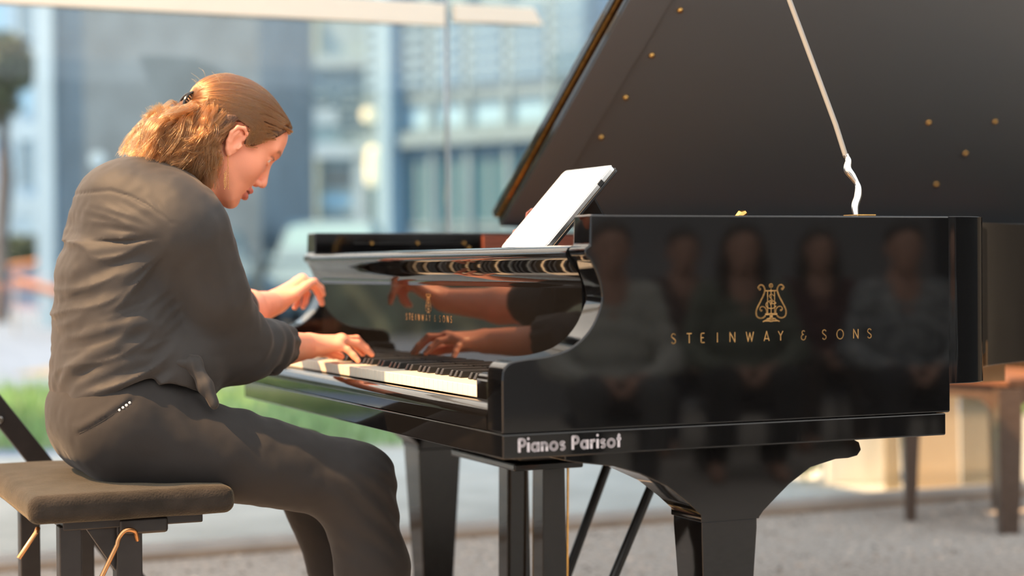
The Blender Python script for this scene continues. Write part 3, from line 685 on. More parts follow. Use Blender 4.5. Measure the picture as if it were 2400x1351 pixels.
# cars parked beyond the piano
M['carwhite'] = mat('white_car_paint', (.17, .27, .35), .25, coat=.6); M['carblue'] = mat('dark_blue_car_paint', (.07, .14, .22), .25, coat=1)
M['carglass'] = mat('windscreen_glass', (.22, .38, .46), .2); M['tyre'] = mat('tyre_rubber', (.02, .02, .022), .8)
def car(x, y, m, label, h=1.66, w=1.8, ln=4.3):
    c = thing('car', label, 'car', (x, y, -.014), world=True)
    def sec(z0, z1, pts0, inset, name, mm, par, bev=.06):
        a = [(x-w/2, p, q) for p, q in pts0]; b = [(x+w/2, p, q) for p, q in pts0]
        n = len(pts0); mb = MB()
        vs = [(X_+(inset if X_ < x else -inset)*max(0, (q-.95)/(h-.95)), p, q) for X_, p, q in a+b]
        return mb.add(vs, [tuple(range(n)), tuple(range(2*n-1, n-1, -1))]+[(i, i+n, (i+1) % n+n, (i+1) % n) for i in range(n)]).build(name, mm, par, bevel=bev, seg=3, angle=25)
    body = [(y, .28), (y+ln, .28), (y+ln, .98), (y+ln-.25, 1.05), (y+1.15, 1.05), (y+.12, .84), (y-.02, .72)]
    sec(0, 0, body, 0, 'body', m, c)
    cab = [(y+1.0, 1.03), (y+1.75, h-.02), (y+2.2, h), (y+3.7, h-.03), (y+4.15, 1.03)]
    sec(0, 0, cab, .2, 'cabin', m, c, .05)
    MB().add([(x-w*.42, y+1.045, 1.07), (x+w*.42, y+1.045, 1.07), (x+w*.36, y+1.66, h-.10), (x-w*.36, y+1.66, h-.10)], [(0, 1, 2, 3)]).build('windscreen', M['carglass'], c)
    for s in (-1, 1):
        MB().box((x+s*w*.37-.16, y-.0, .62), (x+s*w*.37+.16, y+.2, .76)).build('headlight', M['carglass'], c, bevel=.03)
        MB().box((x+s*w*.53-.08, y+1.2, 1.02), (x+s*w*.53+.08, y+1.32, 1.16)).build('wing_mirror', m, c, bevel=.02)
        for yy in (y+.75, y+ln-.8): MB().lathe([(.2, x+s*w*.45-.1), (.32, x+s*w*.45-.09), (.32, x+s*w*.45+.09), (.2, x+s*w*.45+.1)], (0, yy, .31), 20, axis=0).build('wheel', M['tyre'], c, smooth=True)
    MB().box((x-w*.28, y-.035, .40), (x+w*.28, y+.05, .60)).build('grille', M['tyre'], c, bevel=.02)
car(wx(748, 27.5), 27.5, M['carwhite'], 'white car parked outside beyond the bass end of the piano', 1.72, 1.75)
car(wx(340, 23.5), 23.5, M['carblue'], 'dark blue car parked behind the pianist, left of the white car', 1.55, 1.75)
M['addedhedge'] = mat('added_hedge_green', (.18, .215, .15), .8, noise=.5, nscale=4, bump=.8, bscale=9)  # for the hedge added out of view to darken the fallboard's reflection
hg = thing('hedge', 'tall clipped hedge added out of view at the left, mirrored in the fallboard', 'hedge', (-14, 19, -.014), world=True)
mb = MB(); nx, nz = 70, 14
for side, y0 in ((-1, 18.2), (1, 19.8)):
    vs = []
    for i in range(nx+1):
        for j in range(nz+1):
            x = -22+i*13.8/nx; z = j*2.9/nz; vs.append((x, y0+side*(.12*math.sin(x*3.1+z*2.3)+.10*math.sin(x*7.7-z*5.1)-.25*(j/nz)**4), z-.014))
    mb.add(vs, [(i*(nz+1)+j, (i+1)*(nz+1)+j, (i+1)*(nz+1)+j+1, i*(nz+1)+j+1) for i in range(nx) for j in range(nz)])
vs = [(-22+i*13.8/nx, y, 2.88+.06*math.sin(i*2.1+y)) for i in range(nx+1) for y in (18.45, 19.0, 19.55)]
mb.add(vs, [(i*3+j, (i+1)*3+j, (i+1)*3+j+1, i*3+j+1) for i in range(nx) for j in range(2)])
mb.build('foliage', M['addedhedge'], hg, smooth=True)
# ================================================================ signed-distance modelling (bodies, cloth, hair)
class Field:
    def __init__(s): s.p = []; s.disp = None
    def add(s, fn, c, r, k=.01, op='u'): s.p.append((fn, np.array(c, float), r, k, op)); return s
    def cone(s, a, b, ra, rb, k=.01, op='u'):
        a = np.array(a, float); b = np.array(b, float); ba = b-a; bb = max(ba@ba, 1e-12)
        def fn(P):
            pa = P-a; h = np.clip(pa@ba/bb, 0, 1)
            return np.linalg.norm(pa-h[:, None]*ba, axis=1)-(ra+(rb-ra)*h)
        return s.add(fn, (a+b)/2, np.sqrt(bb)/2+max(ra, rb), k, op)
    def chain(s, pts, rs, k=.01, op='u', k0=None):
        for i in range(len(pts)-1): s.cone(pts[i], pts[i+1], rs[i], rs[i+1], k0 if (k0 is not None and i == 0) else k, op)
        return s
    def ell(s, c, r, R=None, k=.01, op='u'):
        c = np.array(c, float); r = np.array(r, float); R = np.eye(3) if R is None else R
        def fn(P):
            q = (P-c)@R; k0 = np.linalg.norm(q/r, axis=1); k1 = np.linalg.norm(q/(r*r), axis=1)
            return np.where(k1 < 1e-9, -r.min(), k0*(k0-1)/np.maximum(k1, 1e-9))
        return s.add(fn, c, r.max(), k, op)
    def __call__(s, P):
        c = (P.min(0)+P.max(0))/2; R = np.linalg.norm(P.max(0)-P.min(0))/2
        ds = [np.linalg.norm(pc-c)-pr for _, pc, pr, _, op in s.p]
        lim = max(R+.07, min([d for d, p in zip(ds, s.p) if p[4] == 'u'])+2*R+.05)
        d = np.full(len(P), 1e3)
        for (fn, pc, pr, k, op), dd in zip(s.p, ds):
            if op == 'u':
                if dd > lim: continue
                e = fn(P); h = np.clip(.5+.5*(e-d)/k, 0, 1); d = e*(1-h)+d*h-k*h*(1-h)
            elif op == 's':
                if dd > R+.03: continue
                e = -fn(P); h = np.clip(.5-.5*(d-e)/k, 0, 1); d = d*(1-h)+e*h+k*h*(1-h)
            elif op == 'i':
                d = np.maximum(d, fn(P))
        if s.disp is not None:
            m = np.abs(d) < .05
            if m.any(): d[m] = d[m]-s.disp(P[m])
        return d
def surface(f, lo, hi, h, B=16):
    """surface nets over the blocks that the surface crosses"""
    lo = np.array(lo, float); n = np.ceil((np.array(hi)-lo)/h/B).astype(int)
    ar = np.arange(B+1); g = np.stack(np.meshgrid(ar, ar, ar, indexing='ij'), -1).reshape(-1, 3)
    keys = []; pos = []; quads = []
    N = (n*B+2).astype(np.int64)
    def key(ijk): return (ijk[..., 0]*N[1]+ijk[..., 1])*N[2]+ijk[..., 2]
    cents = np.stack(np.meshgrid(*[np.arange(k) for k in n], indexing='ij'), -1).reshape(-1, 3)
    half = B*h*.87
    corner = [(i, j, k) for i in (0, 1) for j in (0, 1) for k in (0, 1)]
    for b in cents:
        c0 = lo+b*B*h; cc = c0+B*h/2
        if abs(f(cc[None, :].repeat(2, 0))[0]) > half*1.25+.012: continue
        D = f(c0+g*h).reshape(B+1, B+1, B+1)
        S = D < 0
        if S.all() or not S.any(): continue
        cs = [S[i:B+i, j:B+j, k:B+k] for i, j, k in corner]
        cnt = sum(x.astype(np.int8) for x in cs); act = np.argwhere((cnt > 0) & (cnt < 8))
        if len(act):
            acc = np.zeros((len(act), 3)); num = np.zeros(len(act))
            for a in range(8):
                for ax in range(3):
                    o = list(corner[a])
                    if o[ax]: continue
                    q = list(o); q[ax] = 1
                    d0 = D[act[:, 0]+o[0], act[:, 1]+o[1], act[:, 2]+o[2]]; d1 = D[act[:, 0]+q[0], act[:, 1]+q[1], act[:, 2]+q[2]]
                    m = (d0 < 0) != (d1 < 0); t = np.where(m, d0/np.where(m, d0-d1, 1), 0)
                    p = np.array(o, float)[None, :].repeat(len(act), 0); p[:, ax] += t
                    acc += p*m[:, None]; num += m
            keys.append(key(act+b*B)); pos.append(c0+(act+acc/num[:, None])*h)
        for ax in range(3):
            o = [0, 0, 0]; o[ax] = 1; s0 = S[:B, :B, :B]; s1 = S[o[0]:B+o[0], o[1]:B+o[1], o[2]:B+o[2]]
            e = np.argwhere(s0 != s1)
            if not len(e): continue
            gl = e+b*B; a1, a2 = [(1, 2), (2, 0), (0, 1)][ax]
            ok = (gl[:, a1] > 0) & (gl[:, a2] > 0); gl = gl[ok]; fl = s0[tuple(e[ok].T)]
            def sh(d1, d2):
                x = gl.copy(); x[:, a1] -= d1; x[:, a2] -= d2; return key(x)
            q = np.stack([sh(0, 0), sh(1, 0), sh(1, 1), sh(0, 1)], 1)
            q[~fl] = q[~fl][:, ::-1]; quads.append(q)
    keys = np.concatenate(keys); pos = np.concatenate(pos); quads = np.concatenate(quads)
    o = np.argsort(keys); keys = keys[o]; pos = pos[o]
    idx = np.searchsorted(keys, quads); idx = np.clip(idx, 0, len(keys)-1)
    good = (keys[idx] == quads).all(1)
    return pos, idx[good]
def smoothv(V, Q, n=1, lam=.5):
    e = np.concatenate([Q[:, [0, 1]], Q[:, [1, 2]], Q[:, [2, 3]], Q[:, [3, 0]]])
    for _ in range(n):
        acc = np.zeros_like(V); cnt = np.zeros(len(V))
        for k in range(3): acc[:, k] = np.bincount(e[:, 0], V[e[:, 1], k], len(V))+np.bincount(e[:, 1], V[e[:, 0], k], len(V))
        cnt = np.bincount(e[:, 0], minlength=len(V))+np.bincount(e[:, 1], minlength=len(V))
        V = V*(1-lam)+lam*acc/np.maximum(cnt, 1)[:, None]
    return V
def npmesh(name, V, Q):
    me = bpy.data.meshes.new(name); me.vertices.add(len(V)); me.vertices.foreach_set('co', V.astype(np.float32).ravel())
    nq = Q.shape[1]; me.loops.add(len(Q)*nq); me.loops.foreach_set('vertex_index', Q.astype(np.int32).ravel())
    me.polygons.add(len(Q)); me.polygons.foreach_set('loop_start', np.arange(0, len(Q)*nq, nq, dtype=np.int32))
    me.update(calc_edges=True); me.validate(); return me
def setcol(me, name, C):
    a = me.color_attributes.new(name, 'FLOAT_COLOR', 'POINT'); a.data.foreach_set('color', np.concatenate([C, np.ones((len(C), 1))], 1).astype(np.float32).ravel())
_LAT = np.random.default_rng(3).random((32, 32, 32))
def vnoise(P):
    i = np.floor(P).astype(int); f = P-i; f = f*f*(3-2*f); i &= 31; j = (i+1) & 31
    r = 0
    for a, (xa, wa) in enumerate(((i[:, 0], 1-f[:, 0]), (j[:, 0], f[:, 0]))):
        for xb, wb in ((i[:, 1], 1-f[:, 1]), (j[:, 1], f[:, 1])):
            for xc, wc in ((i[:, 2], 1-f[:, 2]), (j[:, 2], f[:, 2])): r = r+_LAT[xa, xb, xc]*wa*wb*wc
    return r*2-1
def sstep(a, b, x):
    t = np.clip((x-a)/(b-a), 0, 1); return t*t*(3-2*t)
# ================================================================ THE PIANIST
M['skin'] = mat('warm_skin', (.8, .45, .32), .42, spec=.35, attr='tint', sub=.12, subrad=(.010, .004, .002), bump=.06, bscale=420)
M['blouse'] = mat('black_blouse_cloth', (.040, .036, .034), .62, spec=.35, sheen=.10, sheentint=(1, .86, .74), bump=.10, bscale=900)
M['trouser'] = mat('black_trouser_cloth', (.027, .0245, .0235), .8, spec=.2, sheen=.12, bump=.10, bscale=1100)
PIT = math.radians(36); HC = np.array([-.232, .80, 1.188])
HR = np.array([[math.cos(PIT), 0, -math.sin(PIT)], [0, 1, 0], [math.sin(PIT), 0, math.cos(PIT)]])   # rows: forward, left, up
def H(x, y, z): return HC+np.array([x, y, z])@HR
def Hn(A): return HC+np.asarray(A)@HR
def toH(P): return (P-HC)@HR.T
RH = HR.T    # columns are the head axes
def head_field(F, ears=True):
    e = lambda c, r, k=.01, op='u', R=None: F.ell(H(*c), r, RH if R is None else RH@R, k, op)
    c = lambda a, b, ra, rb, k=.01, op='u': F.cone(H(*a), H(*b), ra, rb, k, op)
    e((-.008, 0, .036), (.097, .072, .073), k=.001)
    e((.028, 0, -.02), (.060, .060, .072), k=.035)
    e((.060, 0, .045), (.034, .054, .040), k=.02)                       # forehead
    e((.045, 0, -.062), (.040, .043, .048), k=.02)                      # muzzle
    for s in (-1, 1):
        c((-.002, s*.052, -.052), (.060, s*.020, -.098), .014, .013, k=.025)    # jaw line
        e((.050, s*.040, -.028), (.026, .020, .024), k=.022)            # cheek
        c((.087, s*.008, .028), (.072, s*.046, .026), .009, .008, k=.014)       # brow ridge
    e((.070, 0, -.101), (.0165, .017, .0155), k=.014)                      # chin
    for s in (-1, 1): e((.0925, s*.031, .003), (.013, .016, .0115), k=.012, op='s')      # sockets
    c((.0865, 0, .010), (.1005, 0, -.028), .0062, .0085, k=.010)          # nose bridge
    e((.1025, 0, -.0355), (.0095, .0100, .0088), k=.006)                  # nose tip
    for s in (-1, 1):
        e((.0935, s*.0115, -.0415), (.0085, .0062, .0062), k=.005)        # wings
        e((.0985, s*.0065, -.0470), (.0040, .0026, .0030), k=.002, op='s')
        e((.0715, s*.0315, .0035), (.0125, .0125, .0125), k=.002)         # eyeballs
        F.chain([H(.0745, s*.0435, .0035), H(.0835, s*.037, .0100), H(.0868, s*.030, .0108), H(.0835, s*.022, .0065)], [.0018, .0026, .0026, .0018], k=.003)   # upper lid
        F.chain([H(.0745, s*.0435, .0025), H(.0825, s*.036, -.0035), H(.0845, s*.029, -.0045), H(.0825, s*.022, .0005)], [.0015, .0019, .0019, .0015], k=.003)
    F.chain([H(.0755, -.024, -.0680), H(.0865, -.013, -.0645), H(.0908, -.004, -.0620), H(.0900, 0, -.0625), H(.0908, .004, -.0620), H(.0865, .013, -.0645), H(.0755, .024, -.0680)], [.002, .0042, .0050, .0046, .0050, .0042, .002], k=.005)
    F.chain([H(.0755, -.023, -.0700), H(.0860, -.012, -.0760), H(.0895, 0, -.0775), H(.0860, .012, -.0760), H(.0755, .023, -.0700)], [.002, .0046, .0060, .0046, .002], k=.005)
    F.chain([H(.0790, -.022, -.0690), H(.0925, -.010, -.0695), H(.0965, 0, -.0690), H(.0925, .010, -.0695), H(.0790, .022, -.0690)], [.0010, .0017, .0020, .0017, .0010], k=.002, op='s')
    for s in ((-1, 1) if ears else ()):                                  # ears
        y = s*.0735
        F.ell(H(-.004, y, -.016), (.0165, .0055, .029), RH@np.array([[.96, s*.26, 0], [-s*.26, .96, 0], [0, 0, 1]])@np.array([[.97, 0, -.24], [0, 1, 0], [.24, 0, .97]]), .006)
        F.ell(H(.002, s*.0785, -.015), (.0085, .0055, .0135), RH, .003, 's')
        hel = [(.010, s*.072, -.002), (.008, s*.077, .009), (-.004, s*.081, .0145), (-.016, s*.083, .008), (-.0205, s*.083, -.008), (-.016, s*.080, -.025), (-.007, s*.077, -.038), (.001, s*.074, -.044)]
        F.chain([H(*p) for p in hel], [.0028, .0034, .0036, .0036, .0034, .0034, .0046, .0052], k=.003)
        F.chain([H(.011, s*.074, -.016), H(.0095, s*.076, -.024)], [.0036, .0028], k=.004)
        F.chain([H(-.009, s*.080, .003), H(-.013, s*.0805, -.010), H(-.010, s*.079, -.024)], [.0024, .0026, .0024], k=.003)
    return F
body = Field()
head_field(body)
NECK0, NECK1 = H(-.045, 0, -.035), np.array([-.395, .81, 1.075])
body.cone(NECK0, NECK1, .050, .064, .03); body.cone(H(-.005, 0, -.075), np.array([-.335, .805, 1.06]), .042, .05, .03)
body.cone((-.37, .70, 1.035), (-.37, .92, 1.035), .055, .055, .05)
body.cone((-.40, .82, 1.0), (-.47, .82, .72), .085, .095, .04)
body.cone((-.47, .76, .64), (-.47, .88, .64), .07, .07, .05)
# arms: shoulder, elbow, wrist of each side
RS, RE, RW = (-.335, .645, 1.005), (-.205, .785, .765), (-.030, .965, .766)
LS, LE, LW = (-.335, 1.0, 1.02), (-.175, 1.025, .835), (-.030, 1.212, .852)
for S_, E_, W_ in ((RS, RE, RW), (LS, LE, LW)):
    body.cone(S_, E_, .045, .038, .03); E_ = np.array(E_); W_ = np.array(W_); m = E_*.62+W_*.38
    body.cone(E_, m, .040, .040, .03); body.cone(m, W_, .040, .0275, .02)
for K, A_ in (((-.03, .645, .50), (.03, .66, .10)), ((-.03, .955, .51), (.06, .95, .10))):
    body.cone((-.45, K[1]+(.06 if K[1] < .8 else -.03), .62), K, .06, .05, .04); body.cone(K, A_, .048, .035, .03)
    body.cone(A_, (A_[0]+.16, A_[1], .04), .033, .026, .03)
NAILS = []
def hand(W_, palm, fingers, thumb, rk):
    W_ = np.array(W_)
    for p, r in zip(palm, rk): body.cone(W_+(np.array(p)-W_)*.12, p, .0165, r, .016)
    for i in range(3): body.cone(palm[i], palm[i+1], .0095, .009, .010)
    for f, r in fingers:
        body.chain(f, [r*1.06, r, r*.93, r*.80][:len(f)], k=.0035, k0=.006)
    body.chain(thumb[0], thumb[1], k=.005, k0=.016)
    for f, r in fingers+[(thumb[0], .0085)]:
        a, b = np.array(f[-2]), np.array(f[-1]); d = (b-a)/np.linalg.norm(b-a); up = np.array(f[1])-(np.array(f[0])+b)/2
        if np.linalg.norm(up) < .004: up = np.array([0, 0, 1.0])
        n = up-(up@d)*d; n /= np.linalg.norm(n); NAILS.append((b+d*.001+n*r*.72, d, n, r))
# right hand lying on the keys, little finger towards us
rm = [(.050, 1.010, .772), (.056, .990, .777), (.050, .968, .774), (.036, .948, .766)]
hand(RW, rm, [
    ([rm[0], (.083, 1.022, .775), (.104, 1.026, .757), (.116, 1.026, .7435)], .0080),
    ([rm[1], (.094, 1.002, .777), (.116, 1.006, .757), (.128, 1.007, .7445)], .0083),
    ([rm[2], (.084, .967, .769), (.104, .966, .754), (.115, .965, .7445)], .0078),
    ([rm[3], (.052, .936, .757), (.062, .927, .745), (.069, .921, .7355)], .0072)],
    ([(-.012, .995, .757), (.020, 1.025, .752), (.050, 1.045, .746), (.074, 1.050, .7375)], [.015, .0125, .0105, .0080]), [.0115, .0115, .011, .0105])
# left hand raised over the bass keys, thumb against the first finger
lm = [(.040, 1.224, .900), (.048, 1.244, .904), (.043, 1.263, .898), (.034, 1.280, .889)]
hand(LW, lm, [
    ([lm[0], (.072, 1.230, .899), (.0885, 1.232, .884), (.0935, 1.233, .8705)], .0080),
    ([lm[1], (.080, 1.248, .886), (.0905, 1.247, .864), (.0945, 1.245, .8495)], .0083),
    ([lm[2], (.064, 1.262, .872), (.059, 1.258, .853), (.052, 1.253, .8425)], .0078),
    ([lm[3], (.050, 1.277, .867), (.044, 1.272, .850), (.037, 1.268, .8405)], .0070)],
    ([(-.010, 1.203, .858), (.017, 1.198, .870), (.044, 1.203, .889), (.061, 1.211, .8985)], [.016, .0130, .0100, .0080]), [.0115, .0115, .011, .0105])
V, Q = surface(body, (-.62, .50, .0), (.30, 1.34, 1.36), .0021)
V = smoothv(V, Q, 1, .35)
def skin_colour(P):
    n = vnoise(P*60)*.5+vnoise(P*25)*.5
    C = np.array([.90, .37, .235])*(1+.07*n[:, None])
    h = toH(P); x, y, z = h.T; hd = (np.abs(x) < .13) & (np.abs(y) < .1) & (np.abs(z) < .14)
    def mixin(w, col):
        C[:] = C*(1-w[:, None])+np.array(col)*w[:, None]
    g = lambda c, r: np.exp(-(((x-c[0])/r[0])**2+((np.abs(y)-c[1])/r[1])**2+((z-c[2])/r[2])**2))*hd
    mixin(.35*g((.06, .042, -.03), (.035, .025, .025)), (.80, .30, .21))
    mixin(.30*g((.105, 0, -.035), (.015, .02, .015)), (.80, .30, .21))
    lips = (sstep(-.086, -.080, z)*(1-sstep(-.061, -.057, z)))*sstep(.077, .081, x)*(1-sstep(.020, .025, np.abs(y)))*hd
    mixin(.8*lips, (.52, .12, .10))
    mouth = np.exp(-((z+.0692)/.0022)**2)*sstep(.072, .078, x)*(1-sstep(.018, .023, np.abs(y)))*hd
    mixin(mouth, (.16, .03, .03))
    de = np.sqrt((x-.0715)**2+(np.abs(y)-.0315)**2+(z-.0035)**2)
    eye = (de < .0134)*(x > .0765)*((z < .0096) & (z > -.0036))*hd
    mixin(eye*1.0, (.75, .70, .66))
    di = np.sqrt((np.abs(y)-.0300)**2+(z-.0030)**2)
    mixin(eye*(di < .0066), (.05, .055, .05)); mixin(eye*(di < .0026), (.01, .01, .01))
    lash = np.exp(-((z-.0105)/.0024)**2)*np.exp(-((np.abs(y)-.032)/.010)**2)*sstep(.072, .078, x)*hd
    mixin(.95*np.clip(1.3*lash, 0, 1), (.035, .02, .015))
    brow = np.exp(-((z-.0290+.25*np.maximum(np.abs(y)-.036, 0))/.0038)**2)*sstep(.008, .014, np.abs(y))*(1-sstep(.046, .054, np.abs(y)))*(x > .05)*hd
    mixin(.85*brow*(.75+.25*vnoise(P*900)), (.12, .06, .035))
    for c, d, n, r in NAILS:      # finger nails
        q = P-c; a = q@d; e = q@n; sd = np.linalg.norm(q-a[:, None]*d-e[:, None]*n, axis=1)
        mixin(.8*np.clip(1.6-1.6*np.maximum(np.abs(a)/.0062, sd/(r*.75)), 0, 1)*(e > -r*.35), (.93, .58, .47))
        mixin(.25*np.exp(-(np.linalg.norm(P-c+n*r*.7, axis=1)/.008)**2), (.85, .28, .2))
    return np.clip(C, 0, 1)
bme = npmesh('pianist', V, Q); setcol(bme, 'tint', skin_colour(V))
person = link('person', bme, M['skin'], None, True)
tag(person, 'woman in black with clipped-back brown hair leaning over the keys, playing the piano', 'person')
# shoes
for (x, y) in ((.03, .66), (.06, .95)):
    f = Field(); f.cone((x-.03, y, .035), (x+.13, y, .028), .036, .034, .02); f.cone((x-.02, y, .06), (x+.02, y, .07), .04, .045, .03); f.cone((x+.13, y, .026), (x+.19, y, .022), .034, .024, .02)
    f.add(lambda P: .001-P[:, 2], (x, y, 0), 9, 1, 'i')
    v, q = surface(f, (x-.1, y-.08, -.01), (x+.26, y+.08, .14), .006); link('shoe', npmesh('shoe', smoothv(v, q, 1), q), M['steelblack'], person, True)
M['blouse'].node_tree.nodes['Principled BSDF'].inputs['Diffuse Roughness'].default_value = 1.0
# ---- trousers
tf = Field()
tf.ell((-.468, .82, .645), (.122, .185, .115), k=.001)
tf.ell((-.435, .82, .675), (.140, .178, .095), k=.03)
tf.cone((-.455, .715, .625), (-.035, .648, .512), .103, .072, .045); tf.cone((-.035, .648, .512), (.000, .645, .34), .076, .068, .035); tf.cone((.0, .645, .34), (.028, .655, .11), .068, .060, .03)
tf.cone((-.455, .925, .625), (-.045, .955, .515), .103, .070, .045); tf.cone((-.045, .955, .515), (.028, .955, .30), .070, .056, .035); tf.cone((.028, .955, .30), (.06, .95, .11), .056, .054, .03)
def tdisp(P):
    u, v, z = P.T
    knee = np.exp(-(((u+.0)/.09)**2+((z-.47)/.09)**2))
    w = .0026*knee*np.sin((z*1.0+u*.9)*130+2.2*vnoise(P*14))
    hip = np.exp(-(((u+.30)/.12)**2+((z-.66)/.09)**2))
    w += .0035*hip*np.sin((u*1.0+z*.5)*95+2.0*vnoise(P*12))
    w += .0022*vnoise(P*np.array([14, 14, 22]))+.0008*vnoise(P*60)
    # slanted pocket with its welt
    dr = np.array([.829, 0, .559]); t = (P-np.array([-.513, .64, .660]))@dr; s_ = (P-np.array([-.513, .64, .660]))@np.array([-.559, 0, .829])
    w += (.0040*np.exp(-((s_-.010)/.008)**2)-.0022*np.exp(-(s_/.003)**2))*sstep(-.065, -.05, t)*(1-sstep(.05, .065, t))*(v < .76)
    return w
tf.disp = tdisp
tf.add(lambda P: .5265-P[:, 2]-10*np.maximum(0, P[:, 0]+.292), (-.45, .8, .5), 9, 1, 'i')
v, q = surface(tf, (-.64, .52, .08), (.16, 1.14, .80), .0042); v = smoothv(v, q, 1, .4)
trousers = link('trousers', npmesh('trousers', v, q), M['trouser'], person, True)
# ---- blouse
bf = Field()
Ry = lambda a: np.array([[math.cos(a), 0, math.sin(a)], [0, 1, 0], [-math.sin(a), 0, math.cos(a)]])
bf.ell((-.428, .82, .955), (.128, .178, .20), Ry(.30), k=.001)
bf.cone((-.372, .672, 1.035), (-.372, .965, 1.040), .070, .070, .07)
bf.ell((-.420, .82, 1.045), (.112, .150, .085), Ry(.5), k=.05)
bf.ell((-.458, .82, .80), (.112, .172, .15), k=.06)
bf.ell((-.40, .82, .76), (.115, .160, .13), k=.06)
bf.ell((-.462, .82, .705), (.109, .186, .085), k=.05)
bf.cone((-.350, .655, 1.000), (-.295, .700, .880), .074, .065, .035); bf.cone((-.295, .700, .880), (-.222, .770, .772), .065, .060, .025)
bf.cone((-.222, .770, .772), (-.155, .832, .772), .060, .056, .025); bf.cone((-.155, .832, .772), (-.118, .872, .773), .055, .043, .012)
bf.cone((-.128, .861, .773), (-.116, .874, .773), .0495, .0485, .008)
bf.cone((-.335, .985, 1.01), (-.26, 1.0, .925), .080, .070, .045); bf.cone((-.26, 1.0, .925), (-.180, 1.025, .842), .064, .055, .03); bf.cone((-.180, 1.025, .842), (-.155, 1.048, .846), .054, .044, .02)
bf.ell((-.355, .80, .745), (.098, .150, .095), k=.06)
# cut: hem, neck and cuffs
HEM = lambda u: np.interp(u, [-.60, -.51, -.45, -.40, -.36, -.31, -.27, 0], [.662, .692, .722, .722, .712, .690, .66, .50])
bf.add(lambda P: (HEM(P[:, 0])-P[:, 2])*.9, (-.45, .8, .7), 9, 1, 'i')
bf.add(lambda P: (P-np.array([-.363, .80, 1.128]))@np.array([.30, 0, .954])-.3*np.maximum(0, np.abs(P[:, 1]-.81)-.075), (-.38, .8, 1.1), 9, 1, 'i')
bf.add(lambda P: np.where((np.abs(P[:, 2]-.77) < .12) & (P[:, 1] < .97) & (P[:, 0] > -.19), (P-np.array([-.112, .878, .775]))@np.array([.68, .73, 0]), -1.0), (-.1, .9, .8), 9, 1, 'i')
FOLDS = [  # long soft folds of the cloth: points (u, v, z) on the surface, radius, height
    ([(-.585, .790, .800), (-.547, .696, .810), (-.506, .658, .824), (-.463, .643, .830), (-.423, .646, .828), (-.38, .65, .82)], .011, .006),
    ([(-.590, .790, .700), (-.564, .725, .741), (-.533, .680, .769), (-.491, .650, .787), (-.445, .642, .790), (-.397, .656, .779)], .012, .009),
    ([(-.580, .740, .680), (-.526, .673, .734), (-.491, .651, .754), (-.454, .642, .764), (-.407, .651, .765)], .011, .008),
    ([(-.594, .80, .690), (-.577, .759, .673), (-.551, .702, .684), (-.515, .664, .701), (-.48, .65, .72)], .012, .006),
    ([(-.30, .665, .99), (-.275, .68, .93), (-.25, .70, .87), (-.225, .72, .82)], .012, .004),
    ([(-.36, .640, .93), (-.325, .655, .87), (-.29, .69, .80)], .012, .004),
    ([(-.21, .73, .73), (-.16, .78, .72), (-.12, .83, .725)], .009, .004),
    ([(-.22, .71, .755), (-.17, .755, .748), (-.12, .81, .745)], .008, .004),
]
SEG = [(np.array(p[i]), np.array(p[i+1]), r, h) for p, r, h in FOLDS for i in range(len(p)-1)]
def bdisp(P):
    u, v, z = P.T; w = np.zeros(len(P))
    for p, r, h in FOLDS:
        best = np.full(len(P), 9.0); par = np.zeros(len(P)); n = len(p)-1
        for i in range(n):
            a = np.array(p[i]); b = np.array(p[i+1]); ba = b-a; t = np.clip((P-a)@ba/(ba@ba), 0, 1)
            dd = np.linalg.norm(P-a-t[:, None]*ba, axis=1); m = dd < best; best = np.where(m, dd, best); par = np.where(m, (i+t)/n, par)
        w += 1.7*h*np.exp(-(best/r)**1.7)*sstep(0, .30, par)*(1-sstep(.62, 1, par))
    low = 1-sstep(.80, .95, z); arm = sstep(.0, .06, (u+.34)+.9*(.74-v)*(v < .76))
    c1 = (z-.40*u); c2 = (u+.40*z)
    n1 = vnoise(np.stack([c1*34+1.2*vnoise(P*6), c2*6, v*6], 1)); n2 = vnoise(np.stack([c1*61+7, c2*9+3, v*9], 1))
    w += low*(1-arm)*(.0075*(.6-1.6*np.abs(n1))+.0030*(.5-np.abs(n2)))
    du, dz = u+.385, z-.985; r = np.sqrt(du*du+dz*dz+.6*np.minimum(0, v-.66)**2); fi = np.arctan2(dz, du)
    n3 = vnoise(np.stack([fi*4.6+20+.9*vnoise(P*8), r*7, v*5+9], 1)); n4 = vnoise(np.stack([fi*8.5+40, r*10, v*7], 1))
    w += (1-low*.7)*(1-sstep(1.035, 1.065, z))*sstep(.025, .09, r)*(1-arm)*(.0085*(.55-1.5*np.abs(n3))+.0030*(.5-np.abs(n4)))
    w += .0035*vnoise(P*np.array([11, 11, 16]))
    # sleeve: gathers near the cuff, soft lengthwise folds on the upper arm
    cuff = np.exp(-(((P-np.array([-.125, .865, .772]))@np.array([.68, .73, 0]))/.028)**2)*(v < .97)*(z < .86)
    ang = np.arctan2(z-.772, (u+.125)*.73-(v-.865)*.68)
    w += .0018*cuff*np.sin(ang*9+2*vnoise(P*30))
    w += .0045*np.exp(-(((P-np.array([-.19, .79, .772]))@np.array([.68, .73, 0]))/.05)**2)*np.sin((u*.8+v*.7-z*.5)*105+2.5*vnoise(P*14))*(v < .92)*(z < .85)
    w += .0020*np.sin((z*.3+u)*120+3*vnoise(P*8))*sstep(-.36, -.30, u)*sstep(.83, .9, z)
    w += .0010*vnoise(P*55)
    # yoke seam
    sm = np.exp(-((z-np.interp(u, [-.60, -.53, -.49, -.46, -.43, -.40], [1.070, 1.076, 1.078, 1.066, 1.045, 1.015]))/.0026)**2)
    w -= .0022*sm*(1-sstep(-.42, -.38, u))
    return w
bf.disp = bdisp
